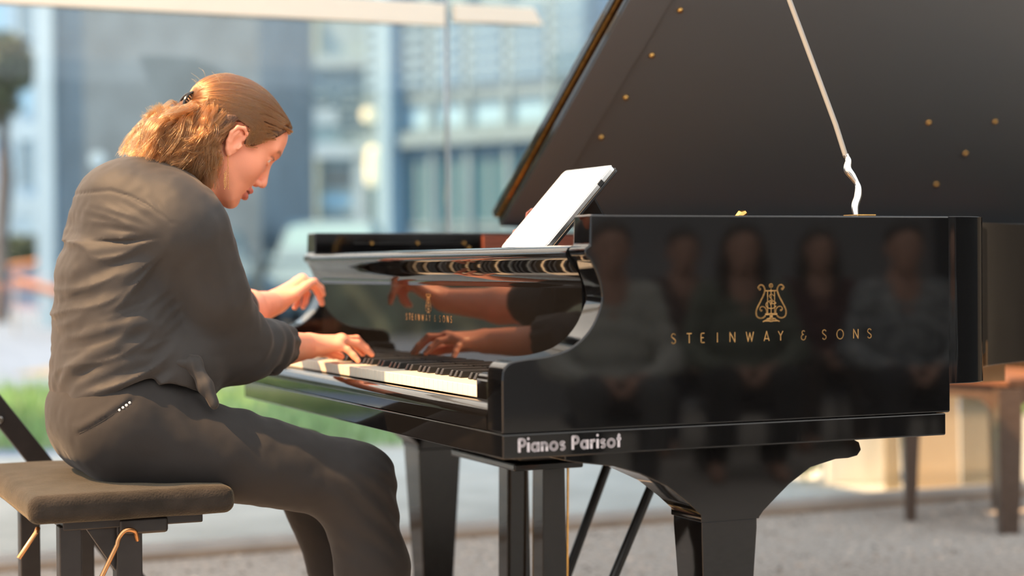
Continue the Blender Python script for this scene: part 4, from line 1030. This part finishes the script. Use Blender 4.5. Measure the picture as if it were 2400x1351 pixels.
v, q = surface(bf, (-.68, .52, .60), (-.02, 1.16, 1.20), .0034); v = smoothv(v, q, 1, .35)
blouse = link('blouse', npmesh('blouse', v, q), M['blouse'], person, True)
tf2 = Field()
tf2.ell((-.350, .645, .752), (.019, .013, .019), k=.010)
tf2.chain([(-.395, .646, .757), (-.350, .642, .755), (-.330, .628, .712), (-.318, .617, .680)], [.007, .010, .014, .011], k=.010)
tf2.disp = lambda P: .0012*np.sin(P[:, 0]*300+P[:, 2]*60)
v, q = surface(tf2, (-.50, .58, .64), (-.27, .68, .80), .003)
link('waist_tie', npmesh('waist_tie', smoothv(v, q, 1), q), M['blouse'], blouse, True)
# ---- hair: a solid under-layer, thousands of strands, the clip and the earring
def hairmat():
    m = bpy.data.materials.new('light_brown_hair'); m.use_nodes = True; nt = m.node_tree
    for n in list(nt.nodes): nt.nodes.remove(n)
    o = nt.nodes.new('ShaderNodeOutputMaterial'); h = nt.nodes.new('ShaderNodeBsdfHairPrincipled')
    h.parametrization = 'COLOR'; h.inputs['Color'].default_value = (.125, .049, .0155, 1); h.inputs['Roughness'].default_value = .24; h.inputs['Radial Roughness'].default_value = .45
    h.inputs['Coat'].default_value = .5
    try: h.inputs['Random Color'].default_value = .6; h.inputs['Random Roughness'].default_value = .2
    except Exception: pass
    hi = nt.nodes.new('ShaderNodeHairInfo'); nt.links.new(hi.outputs['Random'], h.inputs['Random'])
    nt.links.new(h.outputs[0], o.inputs[0]); return m
M['hair'] = hairmat()
M['hairbase'] = mat('brown_hair_underlayer', (.11, .047, .021), .55, noise=.4, nscale=90, bump=.5, bscale=300)
M['clip'] = mat('black_plastic_clip', (.012, .010, .010), .2)
SC_, SR_ = np.array([-.008, 0, .036]), np.array([.097, .072, .073])
def hairline(x, y):
    """lowest head-local z that still carries hair"""
    ay = np.abs(y)
    side = np.interp(x, [.008, .014, .030, .041, .055, .066, .074, .09], [.012, -.006, -.001, .012, .034, .056, .074, .082])
    z = np.where(x > .008, side, np.where(x > -.026, .025, -.062))
    return z
hf = Field()
hd = Field(); head_field(hd, False)
hf.add(lambda P: hd(P)-.0065, H(0, 0, 0), .16, .001)
hf.add(lambda P: (lambda q: (hairline(q[:, 0], q[:, 1])-q[:, 2])*.7)(toH(P)), H(0, 0, 0), 9, 1, 'i')
hf.ell(H(-.078, 0, -.030), (.038, .060, .045), RH, .02)
for s in (-1, 1):
    hf.chain([H(-.040, s*.066, .004), H(-.050, s*.072, -.045), H(-.036, s*.074, -.082), H(-.008, s*.068, -.108)], [.014, .020, .019, .010], k=.02)
hf.chain([(-.325, .80, 1.235), (-.370, .80, 1.205), (-.388, .80, 1.182)], [.020, .026, .018], k=.02)
hf.chain([(-.345, .755, 1.200), (-.378, .750, 1.182), (-.395, .76, 1.172)], [.020, .022, .013], k=.02)
hf.chain([(-.345, .845, 1.200), (-.378, .850, 1.182), (-.395, .84, 1.172)], [.020, .022, .013], k=.02)
hf.disp = lambda P: .0016*np.sin(P[:, 1]*900+6*vnoise(P*25))+.003*vnoise(P*45)
v, q = surface(hf, (-.50, .66, 1.02), (-.05, .94, 1.34), .0025)
hair = link('hair', npmesh('hair', smoothv(v, q, 1), q), M['hairbase'], person, True)
strands = []; NP_ = 16; TT = np.linspace(0, 1, NP_)
rg = np.random.default_rng(5)
def on_skull(d, off): return SC_+SR_*d*(1+off)
CLIP = np.array([-.107, 0, .004])
def clump(path, n, spread, tip, curl=0.0, freq=2.0, gain=1.0):
    """n strands round a head-local centre path"""
    ph = rg.random()*6.28
    d = np.gradient(path, axis=0); d /= np.linalg.norm(d, axis=1)[:, None]+1e-9
    a = np.cross(d, np.array([.31, .87, .4])); a /= np.linalg.norm(a, axis=1)[:, None]+1e-9; b = np.cross(d, a)
    for _ in range(n):
        r = spread*np.sqrt(rg.random()); t = rg.random()*6.28; w = (1-TT*(1-tip)); wob = rg.normal(0, .0022, 3); wb2 = rg.normal(0, .0016, 3)
        off = a*(np.cos(t)*r*w)[:, None]+b*(np.sin(t)*r*w)[:, None]
        p2 = path+off*gain+(wob*(TT**1.5)[:, None]+wb2*np.sin(2*PI*TT*rg.uniform(.6, 1.6)+ph)[:, None]*TT[:, None])*gain
        if curl:
            k = 2*PI*freq*TT+ph+rg.normal(0, .15); e = curl*sstep(.15, .5, TT)*(1+rg.normal(0, .1))
            p2 = p2+a*(np.cos(k)*e)[:, None]+b*(np.sin(k)*e)[:, None]
        strands.append(Hn(p2))
# swept-back top and sides
cnt = 0
while cnt < 950:
    d = rg.normal(0, 1, 3); d /= np.linalg.norm(d); p = on_skull(d, .05)
    if p[2] < hairline(p[0], p[1])-.003 or p[0] < -.09: continue
    if p[0] < -.03 and p[2] < -.0: continue
    tgt = CLIP+np.array([rg.normal(0, .004), np.sign(p[1])*abs(rg.normal(0, .010)), rg.normal(0, .008)])
    low = p[2] < .045 and abs(p[1]) > .045
    if low and rg.random() < .75: tgt = np.array([-.080, np.sign(p[1])*rg.uniform(.035, .062), rg.uniform(-.035, .005)])
    d1 = (tgt-SC_)/SR_; d1 /= np.linalg.norm(d1); om = math.acos(np.clip(d@d1, -1, 1))
    if om < .05 or om > 2.9: continue
    s = (np.sin((1-TT)*om)[:, None]*d+np.sin(TT*om)[:, None]*d1)/math.sin(om)
    off = .055+rg.uniform(0, .03)+.045*np.sin(PI*TT)*rg.uniform(.5, 1.1)
    if p[0] > .03: off = off+.09*np.exp(-TT/.10)*min(1, (p[0]-.03)/.03)*(p[2] > .055)
    path = SC_+SR_*s*(1+off)[:, None]
    path[:, 2] -= .006*np.sin(PI*TT)*(low)
    ew = sstep(-.045, -.030, path[:, 0])*(1-sstep(.010, .020, path[:, 0]))*(np.abs(path[:, 1]) > .05)
    path[:, 2] += ew*np.maximum(0, .026-path[:, 2])
    clump(path, 13, .0046, .75, gain=.35); cnt += 1
def bez(P):
    return np.array(spline(P, 12))
def resample(pts):
    pts = np.array(pts); l = np.concatenate([[0], np.cumsum(np.linalg.norm(np.diff(pts, axis=0), axis=1))]); l /= l[-1]
    return np.stack([np.interp(TT, l, pts[:, k]) for k in range(3)], 1)
# sides: behind the ears, curling down to the shoulders
for s in (-1, 1):
    for i in range(210):
        r = rg.random(); x0 = rg.uniform(-.085, -.022); z0 = rg.uniform(-.035, .022)
        y0 = s*(.072*math.sqrt(max(.05, 1-((x0+.008)/.1)**2-((z0-.036)/.085)**2))+.006)
        p0 = np.array([x0, y0, z0]); k = rg.random()
        ym = s*rg.uniform(.070, .094); xm = x0*.6+rg.uniform(-.035, -.010)
        end = np.array([rg.uniform(-.085, .012), s*rg.uniform(.060, .092), rg.uniform(-.132, -.075)])
        if end[0] > -.02: end[2] = rg.uniform(-.125, -.095)
        mid = np.array([xm, ym, (z0+end[2])/2+.01]); m2 = (mid+end)/2+np.array([rg.uniform(-.012, .006), s*.006, 0])
        clump(resample(spline([p0, mid, m2, end], 8)), 20, .0060, .95, curl=rg.uniform(.003, .0095), freq=rg.uniform(.7, 1.5))
    for i in range(120):   # between the nape and the side locks
        p0 = np.array([rg.uniform(-.104, -.075), s*rg.uniform(.015, .058), rg.uniform(-.050, .004)]); e = np.array([rg.uniform(-.125, -.060), s*rg.uniform(.040, .085), rg.uniform(-.150, -.100)])
        m1 = (p0+e)/2+np.array([-.016, s*.014, .008])+rg.normal(0, .006, 3)
        clump(resample(spline([p0, m1, e], 8)), 20, .0062, .95, curl=rg.uniform(.003, .009), freq=rg.uniform(.7, 1.4))
# one clear ringlet loop below the ear
for i in range(9):
    c = np.array([-.020, -.090, -.078])+rg.normal(0, .0025, 3); rr = .0125+rg.normal(0, .0012); a0 = rg.uniform(2.2, 3.2)
    pth = [c+np.array([rr*math.cos(a0+t), -.002*t/6, rr*1.15*math.sin(a0+t)]) for t in np.linspace(0, 5.6, 14)]
    clump(resample([np.array([-.045, -.080, -.035]), np.array([-.040, -.086, -.055])]+pth), 17, .0024, .8)
# back: from the clip and the nape, out over the collar with flipped ends
for i in range(300):
    y0 = rg.normal(0, .030); r = rg.random()
    p0 = np.array([-.100-.006*rg.random(), y0, rg.uniform(-.045, .006)])
    spread = rg.normal(0, .042)
    if r < .28:      # short pieces flipped up below the clip
        e = np.array([-.148+rg.normal(0, .007), spread*.5, -.050+rg.normal(0, .009)]); m1 = np.array([-.125, spread*.4, -.040+rg.normal(0, .008)]); m2 = np.array([-.136, spread*.5, -.058+rg.normal(0, .006)])
        clump(resample(spline([p0, m1, m2, e], 8)), 17, .0050, .8, curl=.001, freq=.6)
    else:
        e = np.array([-.134+rg.normal(0, .008), spread, -.130+rg.normal(0, .010)]); m1 = np.array([-.128+rg.normal(0, .008), spread*.8, -.055+rg.normal(0, .012)]); m2 = np.array([-.136+rg.normal(0, .007), spread, -.094+rg.normal(0, .01)])
        if rg.random() < .45: e = np.array([-.098+rg.normal(0, .014), spread, -.112+rg.normal(0, .010)])
        clump(resample(spline([p0, m1, m2, e], 8)), 19, .0062, .95, curl=rg.uniform(.003, .008), freq=rg.uniform(.6, 1.3))
for i in range(70):    # temple hair laid back over the top of the ear
    for s in (-1, 1):
        x0 = rg.uniform(.010, .040); z0 = float(np.interp(x0, [.008, .014, .030, .041], [.012, -.006, -.001, .012]))+rg.uniform(0, .022)
        pth = [np.array([x0, s*.066, z0]), np.array([x0*.4-.004, s*.0705, max(.024, z0+.012)+rg.uniform(0, .008)]), np.array([-.030, s*.074, .024+rg.uniform(-.004, .010)]), np.array([-.055, s*.072, rg.uniform(-.02, .012)])]
        clump(resample(spline(pth, 6)), 13, .0034, .8, gain=.3)
# stray hairs
for i in range(45):
    d = rg.normal(0, 1, 3); d /= np.linalg.norm(d); p = on_skull(d, .08)
    if p[2] < hairline(p[0], p[1]): continue
    q_ = p+np.array([-.03, 0, .000])+rg.normal(0, .005, 3)
    clump(resample(spline([p, (p+q_)/2+rg.normal(0, .005, 3), q_], 8)), 1, .0, 1)
for i in range(24):   # short baby hairs above the ear
    p = np.array([rg.uniform(-.01, .03), -.079, rg.uniform(.008, .03)]); q_ = p+np.array([rg.uniform(-.012, .012), -.004, rg.uniform(-.01, .010)])
    clump(resample(spline([p, (p+q_)/2+rg.normal(0, .002, 3), q_], 8)), 1, .0, 1)
A_ = np.array(strands); sh_ = A_.shape; fl = A_.reshape(-1, 3).copy(); hq = toH(fl)
near = np.where((hq[:, 2] > -.06) & (np.abs(hq[:, 1]) < .12))[0]; lift = rg.uniform(.0065, .0105, sh_[0]).repeat(NP_)
for _ in range(2):      # keep the strands outside the head
    d0 = np.concatenate([hd(fl[c]) for c in np.array_split(near, 40)]); gr = np.zeros((len(near), 3))
    for k in range(3):
        e = np.zeros(3); e[k] = .001; gr[:, k] = np.concatenate([hd(fl[c]+e) for c in np.array_split(near, 40)])-d0
    gr /= np.linalg.norm(gr, axis=1)[:, None]+1e-9; fl[near] += gr*np.maximum(0, lift[near]-d0)[:, None]
A_ = fl.reshape(sh_); hc = bpy.data.hair_curves.new('hair_strands'); hc.add_curves([NP_]*len(A_))
hc.attributes['position'].data.foreach_set('vector', (A_-np.array(ORI[person][1])).astype(np.float32).ravel())
ra = hc.attributes.get('radius') or hc.attributes.new('radius', 'FLOAT', 'POINT')
ra.data.foreach_set('value', np.tile(np.linspace(.00050, .00022, NP_), len(A_)).astype(np.float32))
hc.materials.append(M['hair']); ho = bpy.data.objects.new('hair_strands', hc); COL.objects.link(ho); ho.parent = hair
tag(ho, kind='stuff')
# claw clip
mb = MB(); cl = H(-.112, 0, .008)
for s in (-1, 1):
    pts = [Vector(H(-.108-.012*math.sin(t), s*(.004+.016*math.sin(t*.5+.2)), .008+.020*math.cos(t))) for t in np.linspace(.1, 2.6, 9)]
    mb.tube(pts, [.0028]*9, n=8)
    for k in range(1, 8): mb.tube([pts[k], Vector(H(-.098, s*.004, .006+.016*math.cos(.1+2.5*k/8)))], [.0017, .0009], n=6)
mb.build('hair_clip', M['clip'], person, smooth=True)
# earring: a fine gold chain with a leaf drop
mb = MB(); p = np.array(H(.0005, -.0785, -.0475))
M['goldchain'] = mat('gold_chain', (.80, .48, .16), .25, metal=1)
for k in range(24):
    c = p+np.array([.0006*math.sin(k*1.7), .0006*math.cos(k*1.1), -.0028*k]); mb.lathe([(.0002, -.0013), (.0011, 0), (.0002, .0013)], tuple(c), 8)
for s in range(3):
    for k in range(10):
        c = p+np.array([-.004-.002*s+.0006*math.sin(k), -.001*s, -.030-.0032*k-.003*s]); mb.lathe([(.0002, -.0012), (.0009, 0), (.0002, .0012)], tuple(c), 6)
mb.build('earring', M['goldchain'], person, smooth=True)
# slanted back pocket: zip line and four little studs, laid on the cloth
M['stud'] = mat('white_stud', (.75, .72, .68), .3)
def side_v(u, z):
    vs_ = np.linspace(.50, .80, 301); d = tf(np.stack([np.full(301, u), vs_, np.full(301, z)], 1)); return float(vs_[np.argmax(d < 0)])
zp = [(u, side_v(u, z)-.0005, z) for u, z in zip(np.linspace(-.556, -.470, 16), np.linspace(.630, .688, 16))]
MB().tube(zp, .0016, n=6).build('pocket_zip', M['chrome'] if False else M['trouser'], trousers, smooth=True)
mb = MB()
for k in range(4):
    u, z = -.4915+.0062*k, .6735+.0042*k; mb.lathe([(.0002, -.0030), (.0030, -.001), (.0030, .001), (.0002, .002)], (u, side_v(u, z)-.0005, z), 8, axis=1)
mb.build('pocket_studs', M['stud'], trousers, smooth=True)
# ================================================================ PIANO BENCH AND STAND
M['bench'] = mat('black_velour', (.020, .016, .013), .85, spec=.25, sheen=.22, sheentint=(1, .85, .6), noise=.35, nscale=25, bump=.3, bscale=260)
be = thing('piano_bench', 'black upholstered adjustable piano bench under the pianist', 'bench', (-.478, .865, 0))
bs = Field(); 
def cush(P):
    q = np.abs(P-np.array([-.478, .865, .5055]))-np.array([.187, .305, .026])+.020
    return np.linalg.norm(np.maximum(q, 0), axis=1)+np.minimum(q.max(1), 0)-.020
bs.add(cush, (-.478, .865, .506), .36, 1e-4)
bs.disp = lambda P: .006*np.clip(1-((P[:, 0]+.478)/.185)**2, 0, 1)*np.clip(1-((P[:, 1]-.865)/.3)**2, 0, 1)*(P[:, 2] > .51)-.004*np.exp(-(((P[:, 2]-.488)/.004)**2))*0+.0012*vnoise(P*22)
v, q = surface(bs, (-.70, .53, .45), (-.26, 1.20, .56), .0045); link('cushion', npmesh('cushion', smoothv(v, q, 1), q), M['bench'], be, True)
MB().box((-.60, .60, .462), (-.345, 1.13, .481)).build('seat_frame', M['steelblack'], be, bevel=.003)
for v0 in (.602, 1.07):
    MB().box((-.606, v0, .03), (-.566, v0+.038, .470)).build('leg', M['steelblack'], be, bevel=.003)
    lg = MB().box((-.504, v0, .03), (-.457, v0+.042, .470)).build('leg', M['steelblack'], be, bevel=.003)
    MB().box((-.500, v0-.006, .448), (-.410, v0+.05, .478)).build('hinge_block', M['steelblack'], lg, bevel=.006)
    MB().prism([(-.560, .468), (-.50, .468), (-.50, .375)], v0+.012, v0+.03, axis=1).build('gusset', M['steelblack'], lg, bevel=.002)
MB().box((-.63, .58, .0), (-.43, .66, .03)).build('foot', M['steelblack'], be, bevel=.006); MB().box((-.63, 1.05, .0), (-.43, 1.13, .03)).build('foot', M['steelblack'], be, bevel=.006)
MB().tube([(-.648, .575, .474), (-.653, .562, .468), (-.684, .558, .426)], .0042, n=10).build('crank_rod', M['copper'], be, smooth=True)
hk = spline([(-.470, .585, .440), (-.478, .570, .458), (-.496, .562, .462), (-.508, .560, .450), (-.512, .559, .437)], 4) + [(-.540, .557, .383), (-.566, .555, .332)]
MB().tube(hk, .0044, n=10).build('crank_rod', M['copper'], be, smooth=True)
sd = thing('folding_stand', 'black folding stand bar with a bolt behind the piano bench', 'stand', (-.40, 1.40, 0))
b1 = MB().bar((-.139, 1.40, .0), (-.690, 1.40, .742), .022, .046, up=(1, 0, 0)).build('bar', M['steelblack'], sd, bevel=.003)
MB().bar((-1.16, 1.375, .0), (-.655, 1.375, .735), .022, .046, up=(1, 0, 0)).build('bar', M['steelblack'], sd, bevel=.003)
MB().lathe([(.009, 1.385), (.009, 1.378), (.006, 1.374)], (-.602, 0, .603), 14, axis=1).build('bolt', M['chrome'], sd, smooth=True)
MB().box((-.16, 1.39, 0), (-.11, 1.60, .03)).build('foot', M['steelblack'], sd, bevel=.004)
# ================================================================ AUDIENCE (seen mirrored in the side of the piano)
def seated(kind):
    """body, top, trousers, hair of someone on a low seat, facing +v, seat at z = .30; origin below the seat"""
    b = Field(); hc_ = np.array([0, .02, 1.0])
    b.ell(hc_+[0, 0, .03], (.075, .095, .09), k=.001); b.ell(hc_+[0, .03, -.05], (.055, .06, .075), k=.04)
    b.cone(hc_+[0, .095, -.005], hc_+[0, .108, -.035], .008, .012, .012)
    for s in (-1, 1):
        b.ell(hc_+[s*.030, .098, .008], (.014, .012, .010), k=.01, op='s'); b.ell(hc_+[s*.032, .078, .004], (.012,)*3, k=.002)
        b.ell(hc_+[s*.077, -.005, -.01], (.008, .018, .03), k=.008)
    b.cone(hc_+[-.018, .082, -.072], hc_+[.018, .082, -.072], .006, .006, .008)
    b.cone(hc_+[0, -.02, -.08], (0, -.02, .83), .052, .06, .03); b.cone((0, -.02, .80), (0, -.03, .40), .09, .11, .06)
    for s in (-1, 1):
        E_, W_ = (s*.25, .02, .52), (s*.09, .26, .46)
        b.cone((s*.17, -.02, .78), E_, .045, .038, .03); b.cone(E_, W_, .037, .026, .02)
        k_ = np.array((s*.045, .33, .44)); b.cone(W_, k_, .024, .026, .02)
        for i in range(4):
            o = np.array((s*(.020-.016*i), .012*(i in (1, 2)), -.004*i)); b.chain([k_+o, k_+o+[-s*.03, .025, -.005], k_+o+[-s*.05, .032, -.03]], [.010, .009, .007], k=.004)
        b.chain([np.array(W_)+[-s*.01, .03, .015], k_+[-s*.02, -.01, .03], k_+[-s*.045, .01, .03]], [.013, .011, .008], k=.008)
        b.cone((s*.10, .0, .37), (s*.13, .42, .42), .06, .05, .04); b.cone((s*.13, .42, .42), (s*.13, .38, .09), .045, .033, .03); b.cone((s*.13, .36, .05), (s*.14, .53, .035), .036, .03, .03)
    t = Field(); t.ell((0, -.03, .60), (.175, .115, .24), k=.001); t.cone((-.14, -.02, .80), (.14, -.02, .80), .062, .062, .07); t.ell((0, -.02, .42), (.18, .13, .10), k=.06)
    for s in (-1, 1): t.cone((s*.165, -.02, .785), (s*.25, .02, .53), .062, .052, .04); t.cone((s*.25, .02, .53), (s*.13, .20, .475), .050, .040, .03)
    t.disp = lambda P: .006*vnoise(P*11)+.004*np.sin(P[:, 2]*70+3*vnoise(P*6))
    t.add(lambda P: P[:, 2]-.845-.2*np.abs(P[:, 0]), (0, 0, 0), 9, 1, 'i')
    l = Field(); l.ell((0, -.02, .40), (.18, .14, .09), k=.001)
    for s in (-1, 1): l.cone((s*.095, .0, .385), (s*.13, .42, .425), .090, .068, .05); l.cone((s*.13, .42, .425), (s*.13, .38, .10), .064, .052, .04)
    l.add(lambda P: .302-P[:, 2]-10*np.maximum(0, P[:, 1]-.22), (0, 0, .4), 9, 1, 'i'); l.disp = lambda P: .004*vnoise(P*14)
    h = Field(); h.ell(hc_+[0, -.012, .045], (.086, .108, .092), k=.001)
    cut = (lambda P: np.maximum((P[:, 1]-hc_[1]-.03)*.6-(P[:, 2]-hc_[2]-.045)*.8, hc_[2]-.06-P[:, 2]))
    h.add(cut, hc_, 9, 1, 'i')
    if kind == 'long':
        for s in (-1, 1): h.chain([hc_+[s*.075, -.02, .03], hc_+[s*.088, -.01, -.08], hc_+[s*.085, .02, -.22]], [.025, .03, .022], k=.03)
        h.cone(hc_+[0, -.08, .0], hc_+[0, -.085, -.18], .06, .055, .03)
    h.disp = lambda P: .003*vnoise(P*40)
    out = []
    for f, lo, hi, hh in ((b, (-.33, -.18, .0), (.33, .60, 1.16), .006), (t, (-.36, -.2, .28), (.36, .30, .92), .008), (l, (-.25, -.2, .05), (.25, .52, .52), .008), (h, (-.14, -.16, .70), (.14, .14, 1.18), .006)):
        v, q = surface(f, lo, hi, hh); out.append((smoothv(v, q, 2), q))
    return out
M['skin2'] = mat('pale_skin', (.62, .36, .26), .5, noise=.06, nscale=12)
M['seatpad'] = mat('dark_seat', (.03, .03, .035), .6)
VAR = {k: seated(k) for k in ('short', 'long')}
NM = ('person', 'top', 'trousers', 'hair'); MESH = {}
for k, parts in VAR.items():
    for n_, (v, q) in zip(NM, parts):
        me = npmesh(n_, v, q); me.polygons.foreach_set('use_smooth', [True]*len(me.polygons)); me.materials.append(None); MESH[k, n_] = me
def cloth(n, c, **k): return mat(n, c, .8, **k)
AUD = [  # u, v, turn, kind, top, trousers, hair, label
    (2.206, -3.95, .35, 'short', cloth('pale_grey_shirt', (.62, .62, .56)), cloth('grey_trousers', (.12, .12, .12)), (.10, .07, .05), 'seated listener in a pale grey shirt, mirrored nearest the music desk end of the case'),
    (3.306, -5.30, .35, 'short', cloth('brown_pullover', (.12, .07, .06)), cloth('navy_trousers', (.03, .03, .05)), (.05, .035, .025), 'seated listener in a brown pullover, mirrored just left of the gold lyre'),
    (3.02, -4.25, .4, 'long', cloth('olive_jacket', (.20, .22, .17)), cloth('black_trousers2', (.03, .03, .03)), (.045, .03, .02), 'long-haired seated listener in an olive jacket, mirrored behind the gold lyre'),
    (4.02, -5.15, .35, 'long', cloth('maroon_top', (.12, .05, .05)), cloth('brown_trousers', (.07, .05, .04)), (.04, .03, .02), 'seated listener in a maroon top, mirrored right of the gold lyre'),
    (3.64, -3.90, .4, 'short', cloth('patterned_shirt', (.50, .52, .52), col2=(.14, .16, .18), nscale=26, detail=2), cloth('dark_trousers', (.04, .04, .045)), (.03, .025, .022), 'seated listener in a grey patterned shirt, mirrored above the last gold letters'),
]
for u, v, a, k, tm, lm_, hcol, lab in AUD:
    hm = mat('dark_hair', hcol, .5, noise=.3, nscale=60)
    root = None
    for n_, mm in zip(NM, (M['skin2'], tm, lm_, hm)):
        o = bpy.data.objects.new(n_, MESH[k, n_]); COL.objects.link(o); o.material_slots[0].link = 'OBJECT'; o.material_slots[0].material = mm
        if root is None: root = o; o.location = W(u, v, 0); o.rotation_euler.z = TH+a; tag(o, lab, 'person', 'listeners mirrored in the piano case')
        else: o.parent = root
    st = bpy.data.objects.new('low_stool', None); COL.objects.link(st); st.location = W(u, v, 0); st.rotation_euler.z = TH+a; ORI[st] = ('w', Vector((0, 0, 0)), 0)
    tag(st, 'low dark stool under the '+lab.split(',')[0].replace('seated ', ''), 'stool', 'stools under the listeners')
    MB().box((-.19, -.17, .255), (.19, .17, .300)).build('seat', M['seatpad'], st, bevel=.012)
    for sx in (-.15, .15):
        for sy in (-.13, .13): MB().tube([(sx, sy, 0), (sx*.9, sy*.9, .26)], .014, n=8).build('leg', M['steelblack'], st)
# ================================================================ CAMERA, LIGHT, WORLD
F_ = 4175.0
pitch = math.atan(52/F_); roll = math.atan(.0078)
fw = Vector((0, math.cos(pitch), -math.sin(pitch))); r0 = Vector((1, 0, 0)); u0_ = r0.cross(fw)
Rv = r0*math.cos(roll)-u0_*math.sin(roll); Uv = Rv.cross(fw)
cam = bpy.data.cameras.new('camera'); co = bpy.data.objects.new('camera', cam); COL.objects.link(co)
cam.sensor_width = 36; cam.lens = 36*F_/2400
mm = Matrix((Rv, Uv, -fw)).transposed().to_4x4(); mm.translation = Vector((0, 0, .932)); co.matrix_world = mm
cam.dof.use_dof = True; cam.dof.focus_distance = 3.3; cam.dof.aperture_fstop = cam.lens/1000/.035
cam.clip_end = 400; cam.clip_start = .05
SC.camera = co
sun = bpy.data.lights.new('sun', 'SUN'); so = bpy.data.objects.new('sun', sun); COL.objects.link(so)
sun.energy = 12.5; sun.color = (1, .60, .29); sun.angle = math.radians(.6)
SD = Vector((-.62*CT-.08*ST, -.62*ST+.08*CT, .78)).normalized()   # the sun: left of the bench, 51 degrees up
so.rotation_euler = SD.to_track_quat('Z', 'Y').to_euler(); so.location = SD*20
w = bpy.data.worlds.new('sky'); SC.world = w; w.use_nodes = True
nt = w.node_tree; bg = nt.nodes['Background']
tc = nt.nodes.new('ShaderNodeTexCoord'); sp = nt.nodes.new('ShaderNodeSeparateXYZ'); rp = nt.nodes.new('ShaderNodeValToRGB')
nt.links.new(tc.outputs['Generated'], sp.inputs[0])
mr = nt.nodes.new('ShaderNodeMapRange'); mr.inputs['From Min'].default_value = -.2; mr.inputs['From Max'].default_value = 1
nt.links.new(sp.outputs['Z'], mr.inputs['Value']); nt.links.new(mr.outputs['Result'], rp.inputs['Fac'])
e = rp.color_ramp.elements; e[0].position = .15; e[0].color = (.90, .95, 1.0, 1); e[1].position = .7; e[1].color = (.80, .90, 1.0, 1)
nt.links.new(rp.outputs['Color'], bg.inputs['Color']); bg.inputs['Strength'].default_value = 1.6
SC.view_settings.view_transform = 'Standard'; SC.view_settings.look = 'None'; SC.view_settings.gamma = 1; SC.view_settings.exposure = 0
SC.view_settings.use_curve_mapping = False
SC.cycles.use_denoising = True
SC.cycles.max_bounces = 8; SC.cycles.transparent_max_bounces = 24; SC.cycles.caustics_reflective = False; SC.cycles.caustics_refractive = False
SC.cycles.sample_clamp_indirect = 6
